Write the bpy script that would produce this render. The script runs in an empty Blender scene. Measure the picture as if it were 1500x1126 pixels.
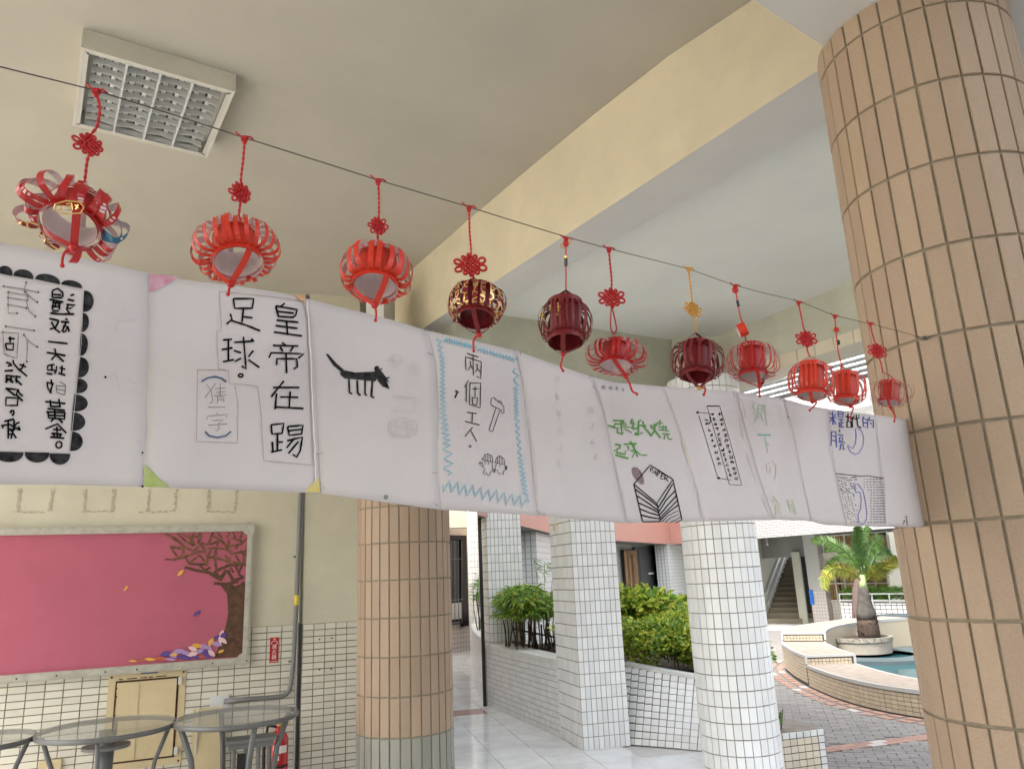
import bpy, math, random
from mathutils import Vector, Matrix
random.seed(7)
sc = bpy.context.scene
COL = sc.collection
PI = math.pi
# ------------------------------------------------------------------ camera
FPX = 1100.0
TH = math.atan2(278, 1100); PH = math.atan2(190, 4353)
CAM = Vector((0, 0, 1.6))
FW = Vector((0, math.cos(TH), math.sin(TH)))
_r0 = Vector((1, 0, 0)); _u0 = Vector((0, -math.sin(TH), math.cos(TH)))
RT = math.cos(PH) * _r0 - math.sin(PH) * _u0
UP = math.sin(PH) * _r0 + math.cos(PH) * _u0
cd = bpy.data.cameras.new('camera'); cam = bpy.data.objects.new('camera', cd); COL.objects.link(cam)
cd.sensor_width = 36.0; cd.lens = FPX / 1500 * 36; cd.clip_start = 0.05; cd.clip_end = 400
cam.matrix_world = Matrix(((RT.x, UP.x, -FW.x, CAM.x), (RT.y, UP.y, -FW.y, CAM.y), (RT.z, UP.z, -FW.z, CAM.z), (0, 0, 0, 1)))
sc.camera = cam
# ------------------------------------------------------------------ light
SUN_EL, SUN_AZ = 55, 228
w = bpy.data.worlds.new('World'); sc.world = w; w.use_nodes = True
nt = w.node_tree; nt.nodes.clear()
sky = nt.nodes.new('ShaderNodeTexSky'); sky.sky_type = 'NISHITA'; sky.sun_disc = False
sky.sun_elevation = math.radians(SUN_EL); sky.sun_rotation = math.radians(SUN_AZ)
sky.air_density = 1.0; sky.dust_density = 4.0; sky.ozone_density = 1.0
hs = nt.nodes.new('ShaderNodeHueSaturation'); hs.inputs['Saturation'].default_value = 0.35
bg = nt.nodes.new('ShaderNodeBackground'); bg.inputs[1].default_value = 0.15
wo = nt.nodes.new('ShaderNodeOutputWorld')
nt.links.new(sky.outputs[0], hs.inputs['Color']); nt.links.new(hs.outputs[0], bg.inputs[0]); nt.links.new(bg.outputs[0], wo.inputs[0])
sl = bpy.data.lights.new('sun', 'SUN'); sl.energy = 1.5; sl.angle = math.radians(15); sl.color = (1, 0.95, 0.88)
so = bpy.data.objects.new('sun', sl); COL.objects.link(so)
_e, _a = math.radians(SUN_EL), math.radians(SUN_AZ)
so.rotation_euler = Vector((math.sin(_a) * math.cos(_e), math.cos(_a) * math.cos(_e), math.sin(_e))).to_track_quat('Z', 'Y').to_euler()
sc.view_settings.view_transform = 'Standard'; sc.view_settings.look = 'None'
sc.view_settings.gamma = 1; sc.view_settings.use_curve_mapping = False
sc.view_settings.exposure = 2.5
sc.cycles.max_bounces = 10; sc.cycles.diffuse_bounces = 6; sc.cycles.use_denoising = True
# ------------------------------------------------------------------ projection of survey points (a pixel seen on a known plane)
def ray(x, y): return FW + (x - 750) / FPX * RT - (y - 563) / FPX * UP
def G(x, y, z=0.0):
    d = ray(x, y); return CAM + d * ((z - CAM.z) / d.z)
def D(x, y, d): return CAM + d * ray(x, y)
def VPl(x, y, p, n):
    d = ray(x, y); return CAM + d * ((Vector(p) - CAM).dot(n) / d.dot(n))
def proj(p):
    q = Vector(p) - CAM; d = q.dot(FW)
    return (750 + FPX * q.dot(RT) / d, 563 - FPX * q.dot(UP) / d, d) if d > 0.01 else (-9999, -9999, d)
# ------------------------------------------------------------------ materials
def nd(t, ty, **kw):
    n = t.nodes.new(ty)
    for k, v in kw.items(): setattr(n, k, v)
    return n
def mat(name, c, rough=0.6, var=0.0, vscale=3.0, c2=None, bump=0.0, bscale=40.0, rnd=0.0, metal=0.0, spec=0.5, spots=None, trans=0.0, ior=1.45, coat=0.0, detail=4):
    m = bpy.data.materials.new(name); m.use_nodes = True; t = m.node_tree; b = t.nodes['Principled BSDF']
    b.inputs['Roughness'].default_value = rough; b.inputs['Metallic'].default_value = metal
    b.inputs['Specular IOR Level'].default_value = spec; b.inputs['IOR'].default_value = ior
    b.inputs['Transmission Weight'].default_value = trans; b.inputs['Coat Weight'].default_value = coat
    b.inputs['Base Color'].default_value = (*c, 1)
    geo = nd(t, 'ShaderNodeNewGeometry'); last = None
    def L(a, bb): t.links.new(a, bb)
    if var or c2:
        n = nd(t, 'ShaderNodeTexNoise'); n.inputs['Scale'].default_value = vscale; n.inputs['Detail'].default_value = detail; n.inputs['Roughness'].default_value = 0.65
        L(geo.outputs['Position'], n.inputs['Vector'])
        cr = nd(t, 'ShaderNodeValToRGB'); cr.color_ramp.elements[0].position = 0.35; cr.color_ramp.elements[1].position = 0.68
        d = c2 if c2 else tuple(x * (1 - var) for x in c)
        cr.color_ramp.elements[0].color = (*d, 1); cr.color_ramp.elements[1].color = (*c, 1)
        L(n.outputs['Fac'], cr.inputs['Fac']); last = cr.outputs['Color']
    if spots:
        n = nd(t, 'ShaderNodeTexNoise'); n.inputs['Scale'].default_value = spots[1]; n.inputs['Detail'].default_value = 6; n.inputs['Roughness'].default_value = 0.75
        L(geo.outputs['Position'], n.inputs['Vector'])
        cr = nd(t, 'ShaderNodeValToRGB'); cr.color_ramp.elements[0].position = spots[2]; cr.color_ramp.elements[1].position = min(1, spots[2] + 0.08)
        cr.color_ramp.elements[0].color = (0, 0, 0, 1); cr.color_ramp.elements[1].color = (1, 1, 1, 1)
        L(n.outputs['Fac'], cr.inputs['Fac'])
        mx = nd(t, 'ShaderNodeMix', data_type='RGBA')
        if last: L(last, mx.inputs[6])
        else: mx.inputs[6].default_value = (*c, 1)
        mx.inputs[7].default_value = (*spots[0], 1); L(cr.outputs['Color'], mx.inputs[0]); last = mx.outputs[2]
    if rnd:
        oi = nd(t, 'ShaderNodeObjectInfo')
        ad = nd(t, 'ShaderNodeMath', operation='ADD'); L(oi.outputs['Random'], ad.inputs[0]); L(geo.outputs['Random Per Island'], ad.inputs[1])
        fr = nd(t, 'ShaderNodeMath', operation='FRACT'); L(ad.outputs[0], fr.inputs[0])
        mr = nd(t, 'ShaderNodeMapRange'); mr.inputs[3].default_value = 1 - rnd; mr.inputs[4].default_value = 1 + rnd * 0.5; L(fr.outputs[0], mr.inputs[0])
        h = nd(t, 'ShaderNodeHueSaturation')
        if last: L(last, h.inputs['Color'])
        else: h.inputs['Color'].default_value = (*c, 1)
        L(mr.outputs[0], h.inputs['Value'])
        mr2 = nd(t, 'ShaderNodeMapRange'); mr2.inputs[3].default_value = 0.497; mr2.inputs[4].default_value = 0.503; L(fr.outputs[0], mr2.inputs[0]); L(mr2.outputs[0], h.inputs['Hue'])
        last = h.outputs[0]
    if last: L(last, b.inputs['Base Color'])
    if bump:
        n = nd(t, 'ShaderNodeTexNoise'); n.inputs['Scale'].default_value = bscale; n.inputs['Detail'].default_value = 5
        L(geo.outputs['Position'], n.inputs['Vector'])
        bp = nd(t, 'ShaderNodeBump'); bp.inputs['Strength'].default_value = bump; bp.inputs['Distance'].default_value = 0.01
        L(n.outputs['Fac'], bp.inputs['Height']); L(bp.outputs[0], b.inputs['Normal'])
    return m
def brick(name, c, j, w_, h_, mort=0.008, off=0.0, rough=0.45, c2=None):
    m = bpy.data.materials.new(name); m.use_nodes = True; t = m.node_tree; b = t.nodes['Principled BSDF']
    uv = nd(t, 'ShaderNodeUVMap'); br = nd(t, 'ShaderNodeTexBrick'); br.offset = off
    br.inputs['Scale'].default_value = 1; br.inputs['Brick Width'].default_value = w_; br.inputs['Row Height'].default_value = h_
    br.inputs['Mortar Size'].default_value = mort; br.inputs['Mortar Smooth'].default_value = 0.1; br.inputs['Bias'].default_value = 0
    br.inputs['Color1'].default_value = (*c, 1); br.inputs['Color2'].default_value = (*(c2 or tuple(x * 0.93 for x in c)), 1); br.inputs['Mortar'].default_value = (*j, 1)
    t.links.new(uv.outputs[0], br.inputs['Vector']); t.links.new(br.outputs['Color'], b.inputs['Base Color'])
    bp = nd(t, 'ShaderNodeBump'); bp.inputs['Strength'].default_value = 0.4; bp.inputs['Distance'].default_value = 0.004; bp.invert = True
    t.links.new(br.outputs['Fac'], bp.inputs['Height']); t.links.new(bp.outputs[0], b.inputs['Normal'])
    b.inputs['Roughness'].default_value = rough
    return m
M = {}
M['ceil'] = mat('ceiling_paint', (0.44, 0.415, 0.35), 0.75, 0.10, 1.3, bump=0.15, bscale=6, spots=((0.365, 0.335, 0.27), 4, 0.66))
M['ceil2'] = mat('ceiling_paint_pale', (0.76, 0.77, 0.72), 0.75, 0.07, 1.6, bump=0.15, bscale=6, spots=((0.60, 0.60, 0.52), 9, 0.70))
M['beam'] = mat('beam_paint_cream', (0.59, 0.525, 0.38), 0.7, 0.14, 2.2, bump=0.5, bscale=5, spots=((0.44, 0.37, 0.24), 10, 0.69))
M['beamg'] = mat('beam_paint_greenish', (0.50, 0.50, 0.40), 0.7, 0.22, 2.5, bump=0.4, bscale=6, spots=((0.38, 0.37, 0.27), 8, 0.66))
M['soffit'] = mat('soffit_paint', (0.60, 0.59, 0.56), 0.75, 0.08, 2.0, bump=0.2, bscale=8, spots=((0.48, 0.47, 0.42), 9, 0.70))
M['wall'] = mat('wall_paint_old', (0.58, 0.545, 0.42), 0.7, 0.14, 1.8, bump=0.3, bscale=7, spots=((0.40, 0.36, 0.25), 5, 0.67))
M['tan'] = mat('tile_tan', (0.375, 0.275, 0.19), 0.55, 0.16, 260, rnd=0.09, spots=((0.16, 0.11, 0.07), 24, 0.70), bump=0.3, bscale=260)
M['tangrey'] = mat('tile_grey_base', (0.27, 0.27, 0.23), 0.5, 0.10, 180, rnd=0.12)
M['grout'] = mat('grout_olive', (0.26, 0.225, 0.16), 0.9, 0.25, 30, bump=0.3, bscale=120)
M['groutd'] = mat('grout_dark', (0.25, 0.225, 0.18), 0.9, 0.3, 30)
M['groutk'] = mat('grout_black', (0.07, 0.065, 0.06), 0.9, 0.3, 30)
M['white'] = mat('tile_white', (0.80, 0.81, 0.80), 0.28, rnd=0.09, spots=((0.50, 0.48, 0.42), 16, 0.74), coat=0.2)
M['cream'] = mat('tile_cream', (0.62, 0.55, 0.43), 0.35, rnd=0.12, spots=((0.40, 0.33, 0.22), 16, 0.72))
M['creamf'] = mat('fountain_tile', (0.40, 0.34, 0.25), 0.35, rnd=0.12)
M['cap'] = mat('cap_tile_white', (0.74, 0.74, 0.71), 0.4, 0.15, 8, rnd=0.08)
M['captop'] = mat('cap_top_marble', (0.27, 0.235, 0.20), 0.75, 0.18, 7, c2=(0.20, 0.17, 0.14), bump=0.1, spec=0.2)
M['rimf'] = mat('rim_tile', (0.36, 0.355, 0.34), 0.6, rnd=0.08, spec=0.2)
M['wtile'] = mat('tile_wainscot', (0.60, 0.57, 0.48), 0.35, rnd=0.08, spots=((0.42, 0.38, 0.28), 14, 0.73), coat=0.15)
M['floor'] = mat('floor_tile_grey', (0.74, 0.755, 0.755), 0.16, 0.18, 3, rnd=0.07, spots=((0.55, 0.54, 0.52), 5, 0.68), coat=0.3)
M['floorr'] = mat('floor_tile_red', (0.36, 0.24, 0.21), 0.2, 0.1, 3)
M['pave'] = mat('paver_grey', (0.19, 0.183, 0.172), 0.8, 0.2, 40, rnd=0.16)
M['paveo'] = mat('paver_orange', (0.30, 0.185, 0.145), 0.8, 0.2, 40, rnd=0.14)
M['pavew'] = mat('paver_pale', (0.38, 0.36, 0.33), 0.8, 0.15, 40, rnd=0.1)
M['frame'] = mat('board_frame_aluminium', (0.47, 0.45, 0.38), 0.45, 0.25, 20, metal=0.25)
M['felt'] = mat('board_felt_pink', (0.405, 0.105, 0.15), 0.95, 0.10, 3, spots=((0.34, 0.085, 0.125), 200, 0.62), bump=0.1, bscale=3)
M['bark'] = mat('paper_bark_brown', (0.045, 0.018, 0.010), 0.6, 0, 20, c2=(0.11, 0.05, 0.02))
M['barkl'] = mat('paper_bark_light', (0.22, 0.10, 0.04), 0.6, 0, 30, c2=(0.07, 0.03, 0.015))
M['paper'] = mat('paper_white', (0.58, 0.54, 0.535), 0.75, 0.04, 6, bump=0.35, bscale=13)
M['paperg'] = mat('paper_mottled', (0.60, 0.558, 0.55), 0.75, 0.03, 6, spots=((0.50, 0.46, 0.455), 60, 0.64), bump=0.35, bscale=13)
def flat(n, c, r=0.6, **k): M[n] = mat(n, c, r, **k)
flat('ink', (0.007, 0.007, 0.008), 0.9, spec=0.08); flat('inks', (0.008, 0.008, 0.010), 0.9, c2=(0.05, 0.05, 0.05), vscale=110, spec=0.08)
flat('pencil', (0.20, 0.19, 0.19), 0.7); flat('pencilf', (0.495, 0.46, 0.46), 0.7); flat('crease_shade', (0.54, 0.50, 0.50), 0.7)  # last tone: darker paper colour drawn along sheet edges as their shade
flat('pencilr', (0.36, 0.26, 0.24), 0.7); flat('teal', (0.17, 0.42, 0.52), 0.6); flat('green', (0.06, 0.24, 0.02), 0.5)
flat('greenp', (0.33, 0.48, 0.36), 0.7); flat('greeny', (0.42, 0.52, 0.28), 0.7); flat('tealp', (0.16, 0.42, 0.35), 0.7); flat('ochrep', (0.50, 0.46, 0.30), 0.7)
flat('blue', (0.035, 0.06, 0.30), 0.5); flat('bluep', (0.16, 0.18, 0.42), 0.6); flat('bluegrey', (0.06, 0.10, 0.20), 0.6)
flat('cpink', (0.52, 0.20, 0.30), 0.7, c2=(0.60, 0.38, 0.44), vscale=60); flat('cgreen', (0.30, 0.38, 0.08), 0.7, c2=(0.42, 0.48, 0.2), vscale=60)
flat('cyel', (0.55, 0.44, 0.07), 0.7, c2=(0.6, 0.52, 0.25), vscale=60); flat('corange', (0.62, 0.30, 0.12), 0.7, c2=(0.62, 0.42, 0.28), vscale=60)
flat('smudge', (0.13, 0.075, 0.08), 0.7, c2=(0.30, 0.22, 0.23), vscale=160)
flat('lred', (0.38, 0.009, 0.008), 0.4, coat=0.15, bump=0.1, bscale=60); flat('lorange', (0.56, 0.032, 0.012), 0.42, coat=0.1); flat('ldark', (0.155, 0.006, 0.009), 0.5, coat=0.1)
flat('lwhite', (0.62, 0.52, 0.52), 0.6); flat('lwood', (0.40, 0.03, 0.03), 0.5); flat('cordr', (0.42, 0.008, 0.008), 0.42); flat('cordg', (0.52, 0.26, 0.04), 0.35)
flat('gold', (0.72, 0.48, 0.16), 0.28, metal=0.85); flat('bead', (0.02, 0.02, 0.02), 0.25); flat('wire', (0.10, 0.09, 0.08), 0.45, metal=0.6); flat('lblue', (0.02, 0.12, 0.20), 0.5)
flat('metalw', (0.58, 0.56, 0.48), 0.5, var=0.1, vscale=8); flat('louver', (0.56, 0.58, 0.57), 0.4, metal=0.1); flat('lampin', (0.50, 0.50, 0.46), 0.5)
flat('tube', (0.75, 0.75, 0.73), 0.3); flat('black', (0.01, 0.01, 0.01), 0.6); flat('rust', (0.10, 0.04, 0.015), 0.9, c2=(0.03, 0.015, 0.01), vscale=60)
flat('panel', (0.56, 0.46, 0.27), 0.5, var=0.1, vscale=6, spots=((0.20, 0.10, 0.04), 25, 0.74)); flat('conduit', (0.15, 0.15, 0.14), 0.5); flat('conduity', (0.60, 0.48, 0.05), 0.5)
flat('tmetal', (0.13, 0.132, 0.128), 0.45, metal=0.25); flat('red', (0.42, 0.012, 0.012), 0.25, coat=0.3); flat('signr', (0.36, 0.008, 0.010), 0.5); flat('signw', (0.75, 0.66, 0.60), 0.5)
flat('lab', (0.66, 0.64, 0.60), 0.5); flat('dark', (0.025, 0.027, 0.027), 0.5); flat('glassd', (0.03, 0.035, 0.038), 0.12); flat('brown', (0.30, 0.175, 0.085), 0.7, var=0.25, vscale=4)
flat('bwhite', (0.46, 0.46, 0.43), 0.6, var=0.08, vscale=1); flat('bgrey', (0.22, 0.22, 0.20), 0.7, var=0.15, vscale=1); flat('doorp', (0.40, 0.40, 0.32), 0.5); flat('bluesign', (0.03, 0.16, 0.55), 0.5)
flat('concrete', (0.30, 0.265, 0.22), 0.85, var=0.18, vscale=5, spots=((0.12, 0.11, 0.09), 22, 0.60), bump=0.4, bscale=40)
flat('concd', (0.30, 0.28, 0.23), 0.9, var=0.5, vscale=18, spots=((0.07, 0.06, 0.05), 26, 0.50), bump=0.5, bscale=40)
flat('soil', (0.05, 0.035, 0.025), 0.95, var=0.4, vscale=20, bump=0.8); flat('poolpale', (0.055, 0.078, 0.085), 0.5, var=0.12, vscale=4); flat('pooldeep', (0.02, 0.07, 0.09), 0.4, var=0.3, vscale=4)
flat('water', (0.02, 0.07, 0.08), 0.06, bump=0.25, bscale=5, spec=0.25); flat('rail', (0.55, 0.56, 0.55), 0.35, metal=0.4); flat('step', (0.20, 0.17, 0.12), 0.8, var=0.1, vscale=4)
flat('palmt', (0.09, 0.082, 0.075), 0.9, c2=(0.04, 0.034, 0.028), vscale=5, bump=0.5, bscale=14); flat('palmd', (0.025, 0.017, 0.012), 0.95, c2=(0.06, 0.04, 0.028), vscale=22, bump=1, bscale=30)
flat('shaft', (0.34, 0.44, 0.20), 0.5, var=0.15, vscale=8); flat('stemr', (0.10, 0.065, 0.055), 0.8, c2=(0.07, 0.045, 0.04), vscale=14); flat('twig', (0.10, 0.075, 0.05), 0.9, var=0.3, vscale=10)
def leafm(n, c, c2, tr=0.25):
    m = mat(n, c, 0.4, rnd=0.35, c2=c2, vscale=7); t = m.node_tree; b = t.nodes['Principled BSDF']
    ts = nd(t, 'ShaderNodeBsdfTranslucent'); mx = nd(t, 'ShaderNodeMixShader'); mx.inputs[0].default_value = tr
    src = b.inputs['Base Color'].links[0].from_socket
    t.links.new(src, ts.inputs[0]); o = t.nodes['Material Output']
    t.links.new(b.outputs[0], mx.inputs[1]); t.links.new(ts.outputs[0], mx.inputs[2]); t.links.new(mx.outputs[0], o.inputs[0]); M[n] = m
leafm('leafg', (0.17, 0.33, 0.05), (0.11, 0.25, 0.035)); leafm('leafy', (0.66, 0.64, 0.09), (0.36, 0.50, 0.07), .35); leafm('frond', (0.07, 0.135, 0.022), (0.04, 0.09, 0.018)); leafm('frondy', (0.34, 0.28, 0.04), (0.14, 0.20, 0.03)); leafm('leafd', (0.055, 0.10, 0.022), (0.03, 0.065, 0.015))
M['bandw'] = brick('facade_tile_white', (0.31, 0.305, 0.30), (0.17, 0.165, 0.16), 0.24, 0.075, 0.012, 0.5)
M['bandp'] = brick('facade_tile_pink', (0.52, 0.24, 0.19), (0.42, 0.28, 0.24), 0.24, 0.085, 0.012, 0.5)
M['bandwall'] = brick('facade_tile_low', (0.58, 0.53, 0.48), (0.38, 0.34, 0.30), 0.10, 0.10, 0.010)
M['bandgrid'] = brick('planter_tile_grid', (0.55, 0.545, 0.53), (0.09, 0.085, 0.085), 0.16, 0.11, 0.012)
M['whcol'] = brick('far_column_tile', (0.68, 0.69, 0.68), (0.34, 0.33, 0.31), 0.055, 0.11, 0.006)
mg = bpy.data.materials.new('table_glass'); mg.use_nodes = True
_b = mg.node_tree.nodes['Principled BSDF']; _b.inputs['Base Color'].default_value = (0.30, 0.33, 0.31, 1); _b.inputs['Roughness'].default_value = 0.08; _b.inputs['Alpha'].default_value = 0.38; _b.inputs['Specular IOR Level'].default_value = 0.6
M['glass'] = mg
mp = bpy.data.materials.new('clear_plastic'); mp.use_nodes = True
_b = mp.node_tree.nodes['Principled BSDF']; _b.inputs['Base Color'].default_value = (0.7, 0.66, 0.64, 1); _b.inputs['Roughness'].default_value = 0.1; _b.inputs['Alpha'].default_value = 0.35
M['plastic'] = mp
# ------------------------------------------------------------------ mesh helpers
def rootloc(p):
    v = Vector((0, 0, 0))
    while p is not None: v += Vector(p.location); p = p.parent
    return v
def tag(o, label=None, cat=None, group=None, kind=None):
    if label: o['label'] = label
    if cat: o['category'] = cat
    if group: o['group'] = group
    if kind: o['kind'] = kind
    return o
def thing(name, loc, label, cat, group=None, kind=None):
    o = bpy.data.objects.new(name, None); o.empty_display_size = 0.1; o.location = loc; COL.objects.link(o)
    return tag(o, label, cat, group, kind)
def mk(name, V, F, m, parent=None, smooth=False, midx=None, uvd=None, kind=None, label=None):
    off = rootloc(parent); me = bpy.data.meshes.new(name)
    me.from_pydata([tuple(Vector(v) - off) for v in V], [], F)
    for x in (m if isinstance(m, (list, tuple)) else [m]): me.materials.append(M[x])
    if midx: me.polygons.foreach_set('material_index', midx)
    if smooth: me.polygons.foreach_set('use_smooth', [True] * len(me.polygons))
    if uvd is not None:
        ul = me.uv_layers.new(name='UVMap')
        for lp in me.loops:
            p = Vector(V[lp.vertex_index]); ul.data[lp.index].uv = uvd(p)
    me.update()
    o = bpy.data.objects.new(name, me); COL.objects.link(o)
    if parent: o.parent = parent
    if kind: o['kind'] = kind
    if label: o['label'] = label
    return o
class MB:
    def __init__(s): s.V = []; s.F = []; s.I = []
    def add(s, V, F, mi=0):
        n = len(s.V); s.V += [tuple(v) for v in V]; s.F += [tuple(i + n for i in f) for f in F]; s.I += [mi] * len(F); return s
    def box(s, c, sx, sy, sz, ax=None, mi=0):
        X, Y, Z = ax if ax else (Vector((1, 0, 0)), Vector((0, 1, 0)), Vector((0, 0, 1))); c = Vector(c)
        V = [c + X * (a * sx / 2) + Y * (b * sy / 2) + Z * (d * sz / 2) for a in (-1, 1) for b in (-1, 1) for d in (-1, 1)]
        return s.add(V, [(0, 1, 3, 2), (4, 6, 7, 5), (0, 4, 5, 1), (2, 3, 7, 6), (0, 2, 6, 4), (1, 5, 7, 3)], mi)
    def prism(s, P, z0, z1, mi=0):
        n = len(P); V = [(p[0], p[1], z0) for p in P] + [(p[0], p[1], z1) for p in P]
        return s.add(V, [tuple(range(n - 1, -1, -1)), tuple(range(n, 2 * n))] + [(i, (i + 1) % n, n + (i + 1) % n, n + i) for i in range(n)], mi)
    def tube(s, P, r, n=6, mi=0, cap=True):
        P = [Vector(p) for p in P]; rr = r if isinstance(r, (list, tuple)) else [r] * len(P); base = len(s.V); nrm = None; V = []
        for i, p in enumerate(P):
            t = (P[min(i + 1, len(P) - 1)] - P[max(i - 1, 0)])
            t = t.normalized() if t.length > 1e-9 else Vector((0, 0, 1))
            if nrm is None:
                nrm = t.orthogonal().normalized()
            else:
                nrm = (nrm - t * nrm.dot(t)); nrm = nrm.normalized() if nrm.length > 1e-6 else t.orthogonal().normalized()
            bn = t.cross(nrm)
            for k in range(n):
                a = 2 * PI * k / n; V.append(p + (nrm * math.cos(a) + bn * math.sin(a)) * rr[i])
        F = [(i * n + k, i * n + (k + 1) % n, (i + 1) * n + (k + 1) % n, (i + 1) * n + k) for i in range(len(P) - 1) for k in range(n)]
        if cap: F += [tuple(range(n - 1, -1, -1)), tuple((len(P) - 1) * n + k for k in range(n))]
        return s.add(V, F, mi)
    def lathe(s, c, prof, n=24, mi=0, a0=0, a1=2 * PI, tilt=None):
        c = Vector(c); V = []; full = abs(a1 - a0 - 2 * PI) < 1e-6; m = n if full else n + 1
        for r, z in prof:
            for k in range(m):
                a = a0 + (a1 - a0) * k / n; v = Vector((r * math.cos(a), r * math.sin(a), z)); V.append(c + (tilt @ v if tilt else v))
        F = []
        for i in range(len(prof) - 1):
            for k in range(n):
                k2 = (k + 1) % m; F.append((i * m + k, i * m + k2, (i + 1) * m + k2, (i + 1) * m + k))
        return s.add(V, F, mi)
    def build(s, name, m, parent=None, smooth=False, **k):
        mi = s.I if isinstance(m, (list, tuple)) else None
        return mk(name, s.V, s.F, m, parent, smooth, midx=mi, **k)
def ball(mb, c, r, mi=0, n=8, sq=1.0):
    mb.lathe(c, [(max(1e-5, r * math.sin(PI * i / 6)), -r * sq * math.cos(PI * i / 6)) for i in range(7)], n, mi)
def strct(o): o['kind'] = 'structure'; return o
UPV = Vector((0, 0, 1))
def tile_geo(tw, th, t=0.006, b=0.002):
    x, y = tw / 2, th / 2
    V = [(-x, -y, 0), (x, -y, 0), (x, y, 0), (-x, y, 0), (-x, -y, t - b), (x, -y, t - b), (x, y, t - b), (-x, y, t - b),
         (-x + b, -y + b, t), (x - b, -y + b, t), (x - b, y - b, t), (-x + b, y - b, t)]
    F = [(8, 9, 10, 11)]
    for i in range(4):
        j = (i + 1) % 4; F += [(i, j, 4 + j, 4 + i), (4 + i, 4 + j, 8 + j, 8 + i)]
    return V, F
def place_tiles(parent, cells, geo, m, limit=290, minpx=6, name='tile', jit=0.0006):
    """cells: list of (centre, U, V, N); nearest ones in view become single tiles, the rest one joined part"""
    me = bpy.data.meshes.new(name); me.from_pydata(geo[0], [], geo[1]); me.materials.append(M[m]); me.update()
    off = rootloc(parent); vis = []; rest = []
    wd = max(v[0] for v in geo[0]) * 2; hd = max(v[1] for v in geo[0]) * 2
    for c in cells:
        x, y, d = proj(c[0]); tc = (CAM - c[0]).normalized()
        pw = wd * FPX / max(d, .1) * max(0.01, abs(tc.cross(c[1]).length))
        ph_ = hd * FPX / max(d, .1)
        if d > 0.2 and -25 < x < 1525 and -25 < y < 1151 and tc.dot(c[3]) > 0.02 and max(pw, ph_) >= minpx: vis.append((d, c))
        else: rest.append(c)
    vis.sort(key=lambda q: q[0]); rest += [q[1] for q in vis[limit:]]; vis = vis[:limit]
    def mtx(c):
        P, U, V_, N = c; j = Vector((random.uniform(-1, 1), random.uniform(-1, 1), random.uniform(-1, 1))) * jit
        P = P + j; N2 = (N + U * random.uniform(-.006, .006) + V_ * random.uniform(-.006, .006)).normalized(); U2 = V_.cross(N2).normalized(); V2 = N2.cross(U2)
        return Matrix(((U2.x, V2.x, N2.x, P.x), (U2.y, V2.y, N2.y, P.y), (U2.z, V2.z, N2.z, P.z), (0, 0, 0, 1)))
    for d, c in vis:
        o = bpy.data.objects.new(name, me); m4 = mtx(c); m4.translation = m4.translation - off
        o.matrix_local = m4; COL.objects.link(o); o.parent = parent
    if rest:
        mb = MB()
        for c in rest:
            m4 = mtx(c); mb.add([m4 @ Vector(v) for v in geo[0]], geo[1])
        mb.build('tile_field', m, parent, kind='stuff')
def plane_cells(O, U, W, z0, z1, tw, th, j=0.006, V=UPV, N=None, skip=None, off=0.0, brickoff=0.0):
    """grid of tiles on a plane: O = point at s=0,h=0; U along; V up"""
    O = Vector(O); U = Vector(U).normalized(); N = N or U.cross(V).normalized(); cells = []
    tw = W / max(1, round(W / tw)); nr = int(math.floor((z1 - z0) / th + 0.01))
    for r in range(nr):
        h = z1 - (r + .5) * th; s = tw / 2 + off + (brickoff * tw if r % 2 else 0)
        while s < W - tw * 0.49:
            if not (skip and skip(s, h)): cells.append((O + U * s + V * h, U, V, N))
            s += tw
    return cells
# ================================================================== SETTING
ZC, ZC2, ZB, ZB2 = 4.0, 3.55, 3.45, 3.10       # ceilings, beam soffits
ZY = -0.3                                       # courtyard level
dV = Vector((-.573, .819, 0)).normalized(); eV = Vector((.819, .573, 0)).normalized()
WP = Vector((-1.733, 6.033, 0)); WU = Vector((.923, .384, 0)).normalized(); WN = WU.cross(UPV)
def wpt(s, z, off=0.0): return WP + WU * s + WN * off + UPV * z
def ws(x, y, off=0.0):
    p = VPl(x, y, WP + WN * off, WN); return (p - WP - WN * off).dot(WU), p.z
flat('floorbed', (0.52, 0.51, 0.48), 0.5, var=.12, vscale=3)
flat('groutj', (0.13, 0.12, 0.105), 0.9)
XL, YB = -5.6, -9.0
HB1, HB2 = 11.5, 7.0  # tops of the unseen mass above the ceilings, set to shade the courtyard
# ---- corridor floor: bed lightened to bounce light upward + tiles
strct(mk('ground', [(-90, -90, -1.2), (90, -90, -1.2), (90, 120, -1.2), (-90, 120, -1.2)], [(0, 1, 2, 3)], 'pave'))
fl = MB().prism([(XL, YB), (3.4, YB), (2.9, 1.5), (1.75, 6.2), (1.55, 7.55), (.9, 8.6), (.1, 10.4), (-.3, 14), (-.6, 19), (XL, 19)], -1.0, -0.006).build('corridor_floor', 'floorbed'); strct(fl)
fa = math.radians(14); fU = Vector((math.cos(fa), math.sin(fa), 0)); fV = Vector((-math.sin(fa), math.cos(fa), 0))
flat('bounce_ground', (0.50, 0.46, 0.39), 0.8, var=.15, vscale=2)
strct(MB().prism([(-50, -60), (XL - .01, -60), (XL - .01, 50), (-50, 50)], -1.1, -.10).build('bounce_ground', 'bounce_ground'))  # unseen pale ground, added to bounce sunlight under the ceiling
cells = []
def in_floor(p):
    if p.y < 4.3 or p.y > 18.6 or p.x < -3.0: return False
    lim = 2.2 if p.y < 7.3 else (0.9 if p.y < 8 else 0.5 if p.y < 10 else -0.2)
    return p.x < lim
for i in range(-8, 12):
    for j in range(8, 50):
        p = Vector((0.51, 7.45, -0.002)) + fU * (i * .4 + .2) + fV * ((j - 20) * .4 - .2)
        if in_floor(p): cells.append((p, fU, fV, UPV))
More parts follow.
